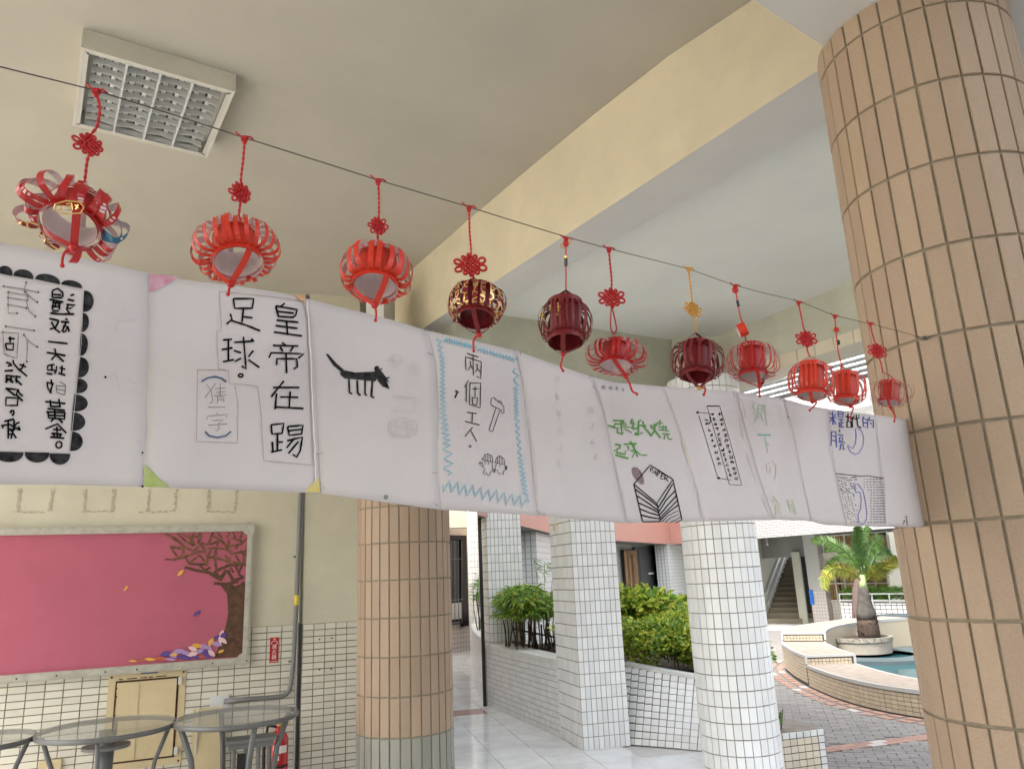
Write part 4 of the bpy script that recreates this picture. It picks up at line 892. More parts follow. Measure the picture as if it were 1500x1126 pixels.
# ================================================================== board with the paper tree
BO = .05
sR, zT = ws(372.5, 769, BO); _, zB = ws(366, 975, BO); sRb, _ = ws(366, 900, BO)
sR = (sR + sRb) / 2; sL = sR - 3.7; fwid = .052
zT = (zT + ws(0, 771, BO)[1]) / 2; zB = (zB + ws(0, 998, BO)[1]) / 2
board = thing('notice_board', wpt((sR + sL) / 2, zB), 'long pink notice board in an aluminium frame with a paper tree at its right end', 'notice board')
MB().box(wpt((sR + sL) / 2, (zT + zB) / 2, .018), sR - sL - .03, .03, zT - zB - .03, (WU, WN, UPV)).build('felt_panel', 'felt', board)
for nm, c, sx, sz in (('t', wpt((sR + sL) / 2, zT - fwid / 2, .03), sR - sL - .05, fwid), ('b', wpt((sR + sL) / 2, zB + fwid / 2, .03), sR - sL - .05, fwid)):
    m_ = MB(); m_.box(c, sx, .055, sz, (WU, WN, UPV)); m_.box(c + WN * .03, sx, .006, sz * .55, (WU, WN, UPV)); m_.build('frame_rail', 'frame', board)
for s in (sR - fwid * .42, sL + fwid * .42):
    m_ = MB(); m_.box(wpt(s, (zT + zB) / 2, .03), fwid * .84, .058, zT - zB - .06, (WU, WN, UPV)); m_.box(wpt(s, (zT + zB) / 2, .061), fwid * .4, .006, zT - zB - .12, (WU, WN, UPV)); m_.build('frame_rail', 'frame', board)
for s in (sR - .035, sL + .035):
    for z in (zT - .035, zB + .035): MB().lathe(wpt(s, z, .0), [(.046, 0), (.046, .062), (.0, .064)], 20, tilt=WN.to_track_quat('Z', 'Y').to_matrix()).build('corner_piece', 'frame', board)
mb = MB()
for x in (26, 84, 155, 201, 311, 361): s, z = ws(x, 980 - x * .02, .06); mb.lathe(wpt(s, zB + fwid * .5, .064), [(.006, .003), (.0001, .004)], 8, tilt=WN.to_track_quat('Z', 'Y').to_matrix())
mb.build('screw', 'black', board)
FO = .0345
def bp(x, y, k=0): return VPl(220 + x * .1954, 760 + y * .1954, WP + WN * (FO + k), WN)
tree = None; mb = MB(); mb2 = MB()
ymax = zT - fwid; smax = sR - fwid * .84
def clampb(p):
    s = (p - WP).dot(WU); z = p.z; k = (p - WP).dot(WN); s = min(s, smax - .002); z = min(max(z, zB + fwid + .003), ymax - .003); return WP + WU * s + WN * k + UPV * z
def seg(m_, x0, y0, x1, y1, w0, w1=None, k=0):
    w1 = w1 or w0; dx, dy = x1 - x0, y1 - y0; L = math.hypot(dx, dy); nx, ny = -dy / L, dx / L
    q = [(x0 + nx * w0 / 2, y0 + ny * w0 / 2), (x1 + nx * w1 / 2, y1 + ny * w1 / 2), (x1 - nx * w1 / 2, y1 - ny * w1 / 2), (x0 - nx * w0 / 2, y0 - ny * w0 / 2)]
    f = [clampb(bp(a, b, k)) for a, b in q]; b_ = [p - WN * .003 for p in f]; m_.add(f + b_, [(3, 2, 1, 0), (0, 1, 5, 4), (1, 2, 6, 5), (2, 3, 7, 6), (3, 0, 4, 7)])
lp = [(560, 830), (585, 700), (575, 560), (535, 500), (640, 500), (740, 470), (740, 1040), (480, 1040), (520, 940)]
f = [clampb(bp(a, b)) for a, b in lp]; mb.add(f + [p - WN * .003 for p in f], [tuple(range(len(f) - 1, -1, -1))] + [(i, (i + 1) % 9, 9 + (i + 1) % 9, 9 + i) for i in range(9)])
S1 = [(600, 560, 540, 480, 40), (620, 560, 600, 470, 30), (680, 520, 700, 470, 30), (540, 485, 475, 480, 22), (560, 490, 660, 465, 24), (520, 460, 570, 380, 26), (580, 380, 620, 460, 24), (620, 460, 690, 440, 20), (520, 450, 440, 400, 26), (440, 400, 350, 385, 24), (350, 385, 258, 360, 20), (520, 440, 480, 390, 22),
      (400, 390, 450, 360, 18), (370, 345, 430, 400, 16), (430, 340, 300, 335, 18), (500, 385, 590, 345, 22), (590, 345, 720, 340, 20), (640, 350, 660, 400, 16), (690, 345, 660, 410, 16), (660, 410, 700, 440, 18), (600, 360, 625, 400, 16)]
S2 = [(300, 340, 255, 275, 26), (290, 330, 370, 270, 24), (370, 270, 425, 340, 22), (420, 340, 440, 280, 20), (440, 285, 480, 290, 20), (480, 290, 500, 400, 26), (455, 230, 430, 285, 22), (480, 285, 600, 325, 26), (600, 325, 560, 270, 20), (500, 250, 470, 290, 18), (600, 330, 600, 285, 16), (620, 320, 680, 340, 22), (640, 270, 680, 340, 20), (700, 350, 700, 260, 22), (560, 215, 620, 260, 26), (490, 215, 570, 225, 22), (600, 265, 730, 235, 22), (500, 215, 480, 260, 20),
      (240, 290, 370, 240, 26), (110, 300, 180, 305, 16), (170, 305, 240, 285, 30), (200, 280, 150, 205, 22), (160, 210, 230, 220, 30), (250, 200, 240, 280, 28), (250, 205, 320, 240, 22), (330, 235, 380, 190, 26), (380, 190, 410, 240, 22), (370, 245, 420, 240, 20), (250, 200, 200, 160, 30), (200, 160, 110, 100, 34), (330, 200, 260, 160, 30), (260, 160, 200, 90, 26), (330, 200, 290, 120, 30), (290, 140, 220, 95, 18), (360, 185, 375, 95, 30), (380, 180, 440, 190, 22), (450, 190, 540, 150, 24), (440, 180, 470, 95, 26), (520, 150, 570, 200, 24), (500, 200, 520, 150, 20), (540, 140, 500, 90, 26), (570, 140, 600, 90, 24), (560, 210, 690, 185, 26), (610, 140, 690, 170, 22), (640, 150, 620, 90, 22), (670, 160, 690, 90, 26), (690, 180, 735, 140, 26), (720, 200, 735, 300, 24), (590, 195, 585, 150, 20), (430, 220, 490, 215, 20), (400, 200, 430, 300, 18), (310, 150, 330, 95, 20), (640, 225, 660, 190, 18), (680, 230, 700, 270, 20), (520, 150, 470, 130, 18), (310, 130, 390, 130, 20)]
for i, s in enumerate(S1): seg(mb, *s, k=.0006 * (i % 4 + 1))
for i, s in enumerate(S2): s = (*s[:4], s[4] * .72); seg(mb2, *s, k=.0006 * (i % 5 + 2))
tp = mb.build('paper_trunk', 'bark', board); mb2.build('paper_branch', 'barkl', board)
flat('lvp', (0.09, 0.05, 0.22), 0.7); flat('lvl', (0.34, 0.22, 0.42), 0.7); flat('lvw', (0.66, 0.45, 0.46), 0.7); flat('lvy', (0.62, 0.33, 0.05), 0.7); flat('lvr', (0.42, 0.09, 0.05), 0.7)
def leaf(cx, cy, L, W, ang, m, k):
    a = math.radians(ang); pts = [(-1, 0), (-.5, -.8), (0, -1), (.5, -.7), (1, 0), (.5, .75), (0, .95), (-.5, .7)]
    q = [(cx + (x * L / 2) * math.cos(a) - (y * W / 2) * math.sin(a), cy + (x * L / 2) * math.sin(a) + (y * W / 2) * math.cos(a)) for x, y in pts]
    f = [clampb(bp(x, y, k)) for x, y in q]; mk('paper_leaf', f + [p - WN * .002 for p in f], [tuple(range(7, -1, -1))] + [(i, (i + 1) % 8, 8 + (i + 1) % 8, 8 + i) for i in range(8)], m, board)
for i, (x, y, L, W, a_, c) in enumerate([(228, 403, 70, 28, -45, 'lvy'), (350, 705, 75, 28, -40, 'lvp'), (532, 990, 55, 22, -25, 'lvy'), (535, 855, 60, 26, -60, 'lvw'), (550, 870, 60, 40, -30, 'lvp'), (505, 885, 60, 34, -10, 'lvp'), (455, 922, 75, 38, -60, 'lvy'), (500, 935, 90, 40, 10, 'lvl'), (550, 910, 70, 34, 40, 'lvw'), (525, 905, 60, 30, 80, 'lvw'), (400, 955, 90, 40, 5, 'lvl'), (350, 948, 80, 36, 5, 'lvy'), (440, 965, 60, 30, 30, 'lvl'), (320, 972, 80, 34, 20, 'lvw'), (410, 995, 90, 40, 10, 'lvp'), (460, 1005, 70, 40, 40, 'lvw'), (370, 990, 70, 34, -20, 'lvl'), (315, 1012, 90, 40, -10, 'lvw'), (210, 990, 90, 40, -15, 'lvl'), (170, 1020, 80, 36, 20, 'lvl'), (115, 1010, 90, 44, -15, 'lvp'), (260, 1000, 80, 34, 10, 'lvl'), (255, 1035, 130, 34, 8, 'lvp'), (180, 1015, 50, 26, 0, 'lvy'), (80, 1045, 110, 32, 3, 'lvr'), (0, 1050, 90, 26, 5, 'lvy'), (390, 1030, 90, 24, -5, 'lvr'), (340, 1035, 80, 22, 5, 'lvp'), (430, 1025, 70, 26, 10, 'lvp'), (150, 1050, 90, 22, 5, 'lvl'), (-60, 1058, 80, 18, 0, 'lvr'), (-130, 1062, 70, 16, 0, 'lvy'), (-165, 500, 1, 1, 0, 'lvy')]):
    if L > 5: leaf(x, y, L, W, a_, c, .003 + .0004 * i)
s, z = ws(185, 861, FO); q = [VPl(x, y, WP + WN * .037, WN) for x, y in ((180, 865), (185, 858), (189, 858), (184, 864))]; mk('paper_leaf', q, [(0, 1, 2, 3)], 'lvy', board)
# ================================================================== access panel, sign, conduit, plates
panel = thing('electric_panel', wpt((pan0 + pan1) / 2, panz0), 'rusting cream metal access panel set in the tiled wall below the notice board', 'access panel')
pw, phh, pcs, pcz = pan1 - pan0, panz1 - panz0, (pan0 + pan1) / 2, (panz0 + panz1) / 2
MB().box(wpt(pcs, pcz, -.006), pw, .03, phh, (WU, WN, UPV)).build('frame', 'panel', panel)
mb = MB(); mb.box(wpt(pcs, pcz, .009), pw - .09, .003, phh - .09, (WU, WN, UPV)); mb.build('gap', 'rust', panel)
MB().box(wpt(pcs - pw * .24, pcz, .011), pw * .30, .012, phh - .115, (WU, WN, UPV)).build('door', 'panel', panel)
MB().box(wpt(pcs + pw * .115, pcz, .011), pw * .53, .012, phh - .115, (WU, WN, UPV)).build('door', 'panel', panel)
MB().box(wpt(pcs - pw * .135, pcz, .0185), .03, .004, phh - .13, (WU, WN, UPV)).build('strip', 'panel', panel)
for z in (.38, -.36): MB().box(wpt(pcs + pw * .42, pcz + phh * z, .02), .022, .012, .05, (WU, WN, UPV)).build('hinge', 'louver', panel)
mb = MB()
for a_ in (-1, 1):
    for b_ in (-1, 1): mb.lathe(wpt(pcs + a_ * (pw / 2 - .018), pcz + b_ * (phh / 2 - .018), .005), [(.008, .004), (.0001, .005)], 8, tilt=WN.to_track_quat('Z', 'Y').to_matrix())
for k in range(26):
    if random.random() < .5: mb.box(wpt(pcs + random.uniform(-.4, .4) * pw, pcz + phh * .443, .009), random.uniform(.01, .04), .006, .006, (WU, WN, UPV))
    else: mb.box(wpt(pcs - pw * .395 + random.uniform(-.004, .006), pcz + random.uniform(-.4, .42) * phh, .012), .008, .014, random.uniform(.01, .06), (WU, WN, UPV))
mb.build('rust_patch', 'rust', panel)
s, z = ws(219, 984, .01); MB().box(wpt(s, z, .012), .11, .002, .018, (WU, WN, UPV)).build('name_strip', 'bluegrey', panel)
def sgn(body, pl_, size, mname, parent, name, ax=(WU, UPV, WN), sx=1.0, thick=0.0):
    cu = bpy.data.curves.new(name, 'FONT'); cu.body = body; cu.align_x = 'CENTER'; cu.align_y = 'CENTER'; cu.size = size; cu.resolution_u = 2
    to = bpy.data.objects.new(name, cu); COL.objects.link(to); bpy.context.view_layer.update()
    me = bpy.data.meshes.new_from_object(to.evaluated_get(bpy.context.evaluated_depsgraph_get())); bpy.data.objects.remove(to)
    V = [pl_ + ax[0] * (v.co.x * sx) + ax[1] * v.co.y for v in me.vertices]; F = [tuple(p.vertices) for p in me.polygons]
    return mk(name, V, F, mname, parent)
s, z0 = ws(400, 970); _, z1 = ws(402, 933); s, _ = ws(401.5, 952)
sg = thing('fire_extinguisher_sign', wpt(s, z0), 'narrow red sign with white characters on the wainscot beside the grey conduit', 'sign')
hh = z1 - z0; MB().box(wpt(s, (z0 + z1) / 2, .0075), hh * .35, .003, hh, (WU, WN, UPV)).build('plate', 'signr', sg)
for k, ch in enumerate('滅火器'): sgn(ch, wpt(s, z1 - hh * (.37 + .205 * k), .0098), hh * .205, 'signw', sg, 'lettering')
pts = [wpt(s + math.cos(a) * hh * .125, z1 - hh * .26 + math.sin(a) * hh * .13, .0098) for a in [PI * k / 12 for k in range(13)]]; MB().tube(pts, .0022, 4).build('arch_mark', 'signw', sg)
mb = MB(); mb.box(wpt(s, z1 - hh * .06, .0092), hh * .11, .001, hh * .025, (WU, WN, UPV))
for k in range(5): mb.box(wpt(s + (k - 2) * hh * .055, z1 - hh * .945, .0092), hh * .03, .001, hh * .03, (WU, WN, UPV))
mb.build('small_print', 'signw', sg)
def wpx(x, y, off): s, z = ws(x, y, off); return wpt(s, z, off)
cn = thing('conduit', wpx(330, 1026, .04), 'dark grey conduit pipe that runs down beside the pier and bends left along the tiles', 'pipe')
path = [wpx(445.5, 560, .05), wpx(440.5, 722, .05), wpx(437.5, 800, .05), wpx(433.5, 900, .05), wpx(430, 970, .05), wpx(426.3, 1000, .035), wpx(424, 1010, .035), wpx(419.5, 1016, .035), wpx(412, 1019.5, .035), wpx(400, 1021, .035), wpx(360, 1023.5, .035), wpx(328, 1027, .035)]
MB().tube(path, .017, 10).build('pipe', 'conduit', cn, smooth=True)
MB().tube([wpx(434.6, 871, .05), wpx(434, 886, .05)], .0185, 10).build('yellow_tape', 'conduity', cn, smooth=True)
for x, y in ((434.2, 815), (427.2, 968), (372, 1022.5)): MB().box(wpx(x, y, .036), .045, .03, .014, (WU, WN, UPV)).build('clamp', 'tmetal', cn)
MB().box(wpx(321, 1032, .01), .13, .015, .13, (WU, WN, UPV)).build('junction_plate', 'louver', cn)
so_ = thing('wall_socket', wpx(73, 1122, .02), 'small yellowed socket on the tiles behind the tables', 'socket')
MB().box(wpx(73, 1123, .012), .13, .02, .09, (WU, WN, UPV)).build('cover', 'panel', so_); MB().box(wpx(73, 1123, .024), .03, .006, .03, (WU, WN, UPV)).build('switch', 'lab', so_)
# ================================================================== glass tables
def arc(c, r, z, a0, a1, n=24): return [Vector((c.x + r * math.cos(a0 + (a1 - a0) * k / n), c.y + r * math.sin(a0 + (a1 - a0) * k / n), z)) for k in range(n + 1)]
def table(L, R, label, post):
    a, b = G(*L, .82), G(*R, .82); c = (a + b) / 2; r = (b - a).length / 2; c = Vector((c.x, c.y, 0)); t = thing('glass_table', (c.x, c.y, 0), label, 'table', 'round glass tables along the tiled wall')
    MB().lathe((c.x, c.y, 0), [(0.001, .7465), (r + .006, .7465), (r + .006, .7425), (.001, .7425)], 48).build('glass_top', 'glass', t)
    mb = MB(); mb.lathe((c.x, c.y, 0), [(r - .004, .742), (r + .006, .742), (r + .010, .738), (r + .010, .722), (r + .004, .718), (r - .004, .722), (r - .004, .742)], 56); mb.build('rim', 'tmetal', t, smooth=True)
    for k in range(4):
        g_ = .35 + k * PI / 2 + (0 if post else .3); o_ = Vector((math.cos(g_), math.sin(g_), 0)); q = [c + o_ * (r - .03) + UPV * .72, c + o_ * (r - .10) + UPV * .55, c + o_ * (r - .12) + UPV * .42, c + o_ * (r + .02) + UPV * .1, c + o_ * (r + .06)]
        mb = MB(); mb.tube(q, .013 if post else .018, 8); mb.build('leg', 'tmetal', t, smooth=True)
    MB().tube(arc(c, r - .115, .40, 0, 2 * PI), .008, 6).build('lower_ring', 'tmetal', t)
    t.scale = (1, 1, .82 / .735); return t, c, r
t1, c1, r1 = table((257, 1056), (435, 1043), 'rightmost round glass table, beside the fire extinguisher', False)
t2, c2_, r2 = table((52, 1077), (257, 1056), 'middle round glass table with a thick post, in front of the cream panel', True)
t3, c3_, r3 = table((-150, 1098), (52, 1077), 'leftmost round glass table, cut off by the photo edge', True)
mb = MB(); mb.tube([c2_ + Vector((.01, -.02, .0)), c2_ + Vector((.01, -.02, .73))], .042, 16); mb.build('post', 'tmetal', t2, smooth=True)
MB().lathe((c2_.x, c2_.y, 0), [(.001, .66), (.13, .655), (.13, .64), (.001, .64)], 24).build('flange', 'conduit', t2)
# folded stand / stools under the right table
st = thing('folding_stool', (c1.x + .05, c1.y + .12, 0), 'dark folding stool frame standing under the rightmost glass table', 'stool'); sx_ = Vector((c1.x + .06, c1.y + .1, 0))
for a_ in (-.10, -.03, .045, .11): mb = MB(); mb.tube([sx_ + WU * a_, sx_ + WU * a_ + UPV * .66], .014, 8); mb.build('leg', 'tmetal' if a_ in (-.03, .11) else 'conduit', st)
for z in (.42, .64): MB().box(sx_ + UPV * z, .27, .06, .03, (WU, WN, UPV)).build('crossbar', 'conduit', st)
MB().box(sx_ + UPV * .53 - WU * .055, .05, .03, .13, (WU, WN, UPV)).build('plate', 'black', st)
MB().box(sx_ + UPV * .675, .30, .16, .02, (WU, WN, UPV)).build('seat', 'conduit', st)
bb = thing('leaning_board', wpx(300, 1100, .05), 'dull brown board leaning against the tiles behind the rightmost table', 'board')
MB().box(wpx(303, 1083, .05), .20, .02, .42, (WU, (WN + UPV * .12).normalized(), (UPV - WN * .12).normalized())).build('sheet', 'panel', bb); MB().box(wpx(287, 1083, .065), .012, .012, .42, (WU, WN, UPV)).build('edge_strip', 'metalw', bb)
# fire extinguisher
ec = wpx(408, 1100, .13); ec.z = 0; fe = thing('fire_extinguisher', ec, 'red fire extinguisher with white labels standing beside the pier', 'fire extinguisher')
zt_ = .60; rE = .066
# height from the photograph: shoulder at pixel row 1070
_, zs = ws(408, 1074, .13); zt_ = zs
mb = MB(); mb.lathe((ec.x, ec.y, 0), [(.001, zt_ - .50), (rE, zt_ - .49), (rE, zt_ - .04), (rE * .86, zt_ - .01), (rE * .5, zt_ + .02), (.022, zt_ + .03), (.022, zt_ + .05), (.001, zt_ + .05)], 28); mb.build('body', 'red', fe, smooth=True)
mb = MB(); mb.lathe((ec.x, ec.y, 0), [(rE + .002, zt_ - .20), (rE + .002, zt_ - .215)], 28); mb.lathe((ec.x, ec.y, 0), [(.001, 0), (rE * 1.15, 0), (rE * 1.15, zt_ - .49), (rE * .9, zt_ - .48)], 20); mb.build('band', 'black', fe)
mb = MB(); mb.tube([ec + UPV * (zt_ + .04), ec + UPV * (zt_ + .07)], .016, 10); mb.tube([ec + UPV * (zt_ + .07) - WU * .02, ec + UPV * (zt_ + .095) + WU * .07], .007, 6); mb.tube([ec + UPV * (zt_ + .06), ec + UPV * (zt_ + .065) + WU * .08], .006, 6); mb.build('valve', 'gold', fe)
MB().tube([ec + UPV * (zt_ + .05) - WU * .02, ec + UPV * (zt_ + .06) - WU * .08, ec + UPV * (zt_ - .1) - WU * .10, ec + UPV * (zt_ - .4) - WU * .095 + WN * .02, ec + UPV * (.05) - WU * .13], .011, 8).build('hose', 'black', fe, smooth=True)
va = math.atan2(-ec.y, -ec.x)
MB().lathe((ec.x, ec.y, 0), [(rE + .003, zt_ - .12), (rE + .003, zt_ - .07)], 8, a0=va - .55, a1=va + .9).build('label', 'lab', fe)
MB().lathe((ec.x, ec.y, 0), [(rE + .003, zt_ - .165), (rE + .003, zt_ - .135)], 4, a0=va - .45, a1=va + .05).build('label', 'lab', fe)
MB().lathe((ec.x, ec.y, 0), [(rE + .003, zt_ - .38), (rE + .003, zt_ - .24)], 8, a0=va - .35, a1=va + .75).build('label', 'lab', fe)
# ================================================================== ceiling light
LZ = ZC - .10; A_, B_, C_, D_ = [G(x, y, LZ) for x, y in ((122, 70), (345, 136), (303, 231), (103, 184))]
lc = (A_ + B_ + C_ + D_) / 4; lu = ((B_ - A_) + (C_ - D_)).normalized(); lv = UPV.cross(lu); LW = ((B_ - A_).length + (C_ - D_).length) / 2; LH = ((D_ - A_).length + (C_ - B_).length) / 2
lt = thing('ceiling_light', (lc.x, lc.y, ZC), 'square white fluorescent ceiling light with a metal grid louvre, switched off', 'ceiling light')
def lpt(u, v, z): return lc + lu * u + lv * v + UPV * (z)
AX = (lu, lv, UPV); T_ = .012
for s_ in (-1, 1):
    MB().box(lpt(s_ * (LW / 2 - T_ / 2), 0, .05), T_, LH, .098, AX).build('side_panel', 'metalw', lt); MB().box(lpt(0, s_ * (LH / 2 - T_ / 2), .05), LW - 2 * T_ - .001, T_, .098, AX).build('side_panel', 'metalw', lt)
MB().box(lpt(0, 0, .094), LW - .03, LH - .03, .008, AX).build('reflector', 'lampin', lt)
mb = MB()
for s_ in (-1, 1): mb.box(lpt(s_ * (LW / 2 - .022), 0, .004), .02, LH - .03, .004, AX); mb.box(lpt(0, s_ * (LH / 2 - .022), .0035), LW - .03, .018, .003, AX)
mb.build('inner_frame', 'lampin', lt)
n4 = 4; cw = (LW - .09) / n4
for k in range(1, n4): MB().box(lpt(-LW / 2 + .045 + cw * k, 0, .018), .008, LH - .05, .036, AX).build('divider', 'louver', lt)
nl = 9; ch = (LH - .05) / nl
for k in range(n4):
    for j in range(nl + 1):
        c = lpt(-LW / 2 + .045 + cw * (k + .5), -LH / 2 + .025 + ch * j, .02); m_ = MB(); V = []
        for q in range(7):
            u_ = (q / 6 - .5) * (cw - .009); dip = .022 - .014 * math.cos(u_ / cw * PI * 2) * 0 ; z0_ = -.018 + .012 * (1 - abs(q - 3) / 3); V += [c + lu * u_ + UPV * z0_ - lv * .001, c + lu * u_ + UPV * .016 - lv * .004]
        V2 = [v + lv * .003 for v in V]; n_ = len(V); F = [(2 * q, 2 * q + 2, 2 * q + 3, 2 * q + 1) for q in range(6)] + [(n_ + 2 * q + 1, n_ + 2 * q + 3, n_ + 2 * q + 2, n_ + 2 * q) for q in range(6)] + [(2 * q + 0, n_ + 2 * q, n_ + 2 * q + 2, 2 * q + 2) for q in range(6)]
        m_.add(V + V2, F); m_.build('louvre_blade', 'louver', lt)
for k in range(n4):
    for dx in (-.22, .22):
        m_ = MB(); u_ = -LW / 2 + .045 + cw * (k + .5 + dx); m_.tube([lpt(u_, -LH / 2 + .03, .06), lpt(u_, LH / 2 - .03, .06)], .011, 10); m_.build('tube', 'brown' if False else 'tube', lt, smooth=True)
        MB().box(lpt(u_, 0, .084), cw * .24, LH - .06, .006, AX).build('dark_channel', 'wire', lt)
mb = MB()
for a_ in (-1, 1):
    for b_ in (-1, 1): mb.lathe(lpt(a_ * (LW / 2 - .028), b_ * (LH / 2 - .03), -.0005), [(.005, 0), (.0001, -.002)], 8)
mb.build('screw', 'black', lt)
# ================================================================== wire with lanterns
def inv(x, x0, v0, x1, v1): return v0 + (v1 - v0) * (x - x0) / (x1 - x0)
def ldepth(x): return 1.0 / inv(x, 688, 1 / 1.035, 1357, 1 / 2.06)
sp = [(-60, 80), (0, 98), (141, 133), (250, 167), (358, 202), (460, 234), (554, 264), (686, 303), (760, 326), (829, 347), (891, 364), (950, 379), (1009, 394), (1076, 418), (1122, 430), (1170, 441), (1222, 462), (1274, 474), (1320, 486), (1355, 495.5)]
wr = thing('hanging_wire', D(1357, 496, 2.055), 'thin taut grey wire from which all the red lanterns hang', 'wire')
MB().tube([D(x, y, ldepth(x)) for x, y in sp], .00075, 5).build('wire', 'wire', wr)
nl_ = D(1357, 496, 2.06); nd_ = (nl_ - Vector((BC[0], BC[1], nl_.z))).normalized()
mb = MB(); mb.tube([nl_ - nd_ * .01, nl_ + nd_ * .012], .0022, 8); mb.lathe(nl_ + nd_ * .010, [(.0001, -.001), (.0062, 0), (.0062, .003), (.0001, .006)], 12, tilt=nd_.to_track_quat('Z', 'Y').to_matrix()); mb.build('eye_screw', 'wire', wr)
mb = MB(); q = D(1357, 496, 2.06) + nd_ * .006; mb.tube([q + Vector((-.012, 0, .004)), q + Vector((-.004, -.004, -.004)), q + Vector((-.012, 0, -.003)), q + Vector((-.02, -.004, .003)), q + Vector((-.03, 0, .008))], .001, 5); mb.build('wire_twist', 'wire', wr)

def strip(P, wdir, w, th, mb):
    """paper strip: outer side material 0, inner side material 1"""
    V = []; n = len(P)
    for i, p in enumerate(P):
        t = (P[min(i + 1, n - 1)] - P[max(i - 1, 0)]).normalized(); s = (wdir - t * wdir.dot(t)).normalized(); o = t.cross(s)
        V += [p - s * w / 2 - o * th, p + s * w / 2 - o * th, p + s * w / 2, p - s * w / 2]
    F = []; I = []
    for i in range(n - 1):
        a, b = i * 4, i * 4 + 4
        F += [(a, b, b + 1, a + 1), (a + 1, b + 1, b + 2, a + 2), (a + 2, b + 2, b + 3, a + 3), (a + 3, b + 3, b, a)]; I += [0, 0, 1, 0]
    F += [(0, 1, 2, 3), (n * 4 - 1, n * 4 - 2, n * 4 - 3, n * 4 - 4)]; I += [0, 0]
    k = len(mb.V); mb.V += [tuple(v) for v in V]; mb.F += [tuple(q + k for q in f) for f in F]; mb.I += I
def knot(c, w, yaw, roll, m, parent, k, ears=(1, 1), loops=True):
    """flat braided knot: two families of crossing cords, small loops round the rim, a big ear left and right"""
    X = Vector((math.cos(yaw), math.sin(yaw), 0)); Z = UPV.copy(); Yv = X.cross(Z)
    R_ = Matrix.Rotation(roll, 3, Yv); X, Z = R_ @ X, R_ @ Z; h = w * .30; r = w * .048; mb = MB(); n = 5; s = h * .82
    def P(u, v, d=0): return c + X * u + Z * v + Yv * d
    ring = []
    for i in range(n):
        o = (i - (n - 1) / 2) / ((n - 1) / 2) * s
        for fam in (0, 1):
            pts = []
            for j in range(13):
                t = (j / 12 * 2 - 1) * s * 1.12; a, b = (t, o) if fam == 0 else (o, t)
                u, v = (a - b) * .7071, (a + b) * .7071
                ph_ = (j / 12 * (n - 1) * 1.0 + i + fam) * PI
                pts.append(P(u, v, math.cos(ph_) * r * 1.1))
            mb.tube(pts, r, 6)
    mb.build('knot_weave', m, parent, smooth=True)
    if loops:
        mb = MB()
        for q in range(10):
            a = 2 * PI * q / 10 + PI / 10; ca, sa = math.cos(a), math.sin(a); big = (abs(sa) < .35 and ((ca > 0 and ears[1]) or (ca < 0 and ears[0])))
            L = w * (.26 if big else .13); wd = w * (.095 if big else .06); b_ = h * (1.02 if abs(sa) < .6 else .92); u0, v0 = ca * b_, sa * b_
            pts = []
            for j in range(11):
                f = 2 * PI * j / 10; e = L * (1 - math.cos(f)) / 2; q_ = wd * math.sin(f)
                pts.append(P(u0 + ca * e - sa * q_, v0 + sa * e + ca * q_, r * .4 * math.sin(f)))
            mb.tube(pts, r * .95, 6)
        mb.build('knot_loop', m, parent, smooth=True)
def cord(P, r, m, parent, twist=True, name='cord'):
    mb = MB(); out = []
    for i in range(len(P) - 1):
        p0, p1, p2, p3 = P[max(i - 1, 0)], P[i], P[i + 1], P[min(i + 2, len(P) - 1)]
        for k in range(6):
            u = k / 6; out.append(.5 * ((2 * p1) + (p2 - p0) * u + (2 * p0 - 5 * p1 + 4 * p2 - p3) * u * u + (3 * p1 - p0 - 3 * p2 + p3) * u ** 3))
    out.append(P[-1])
    if twist:
        L = sum((out[i + 1] - out[i]).length for i in range(len(out) - 1)); N = max(10, int(L / (r * 1.6))); cum = [0]
        for i in range(len(out) - 1): cum.append(cum[-1] + (out[i + 1] - out[i]).length)
        for sg in (0, PI):
            pts = []; j = 0
            for i in range(N + 1):
                s = L * i / N
                while j < len(out) - 2 and cum[j + 1] < s: j += 1
                f = (s - cum[j]) / max(1e-9, cum[j + 1] - cum[j]); p = out[j].lerp(out[j + 1], min(1, f)); a = s / (r * 9) * 2 * PI + sg
                pts.append(p + RT * math.cos(a) * r * .62 + FW * math.sin(a) * r * .62)
            mb.tube(pts, r * .72, 5)
    else: mb.tube(out, r, 6)
    return mb.build(name, m, parent, smooth=True)
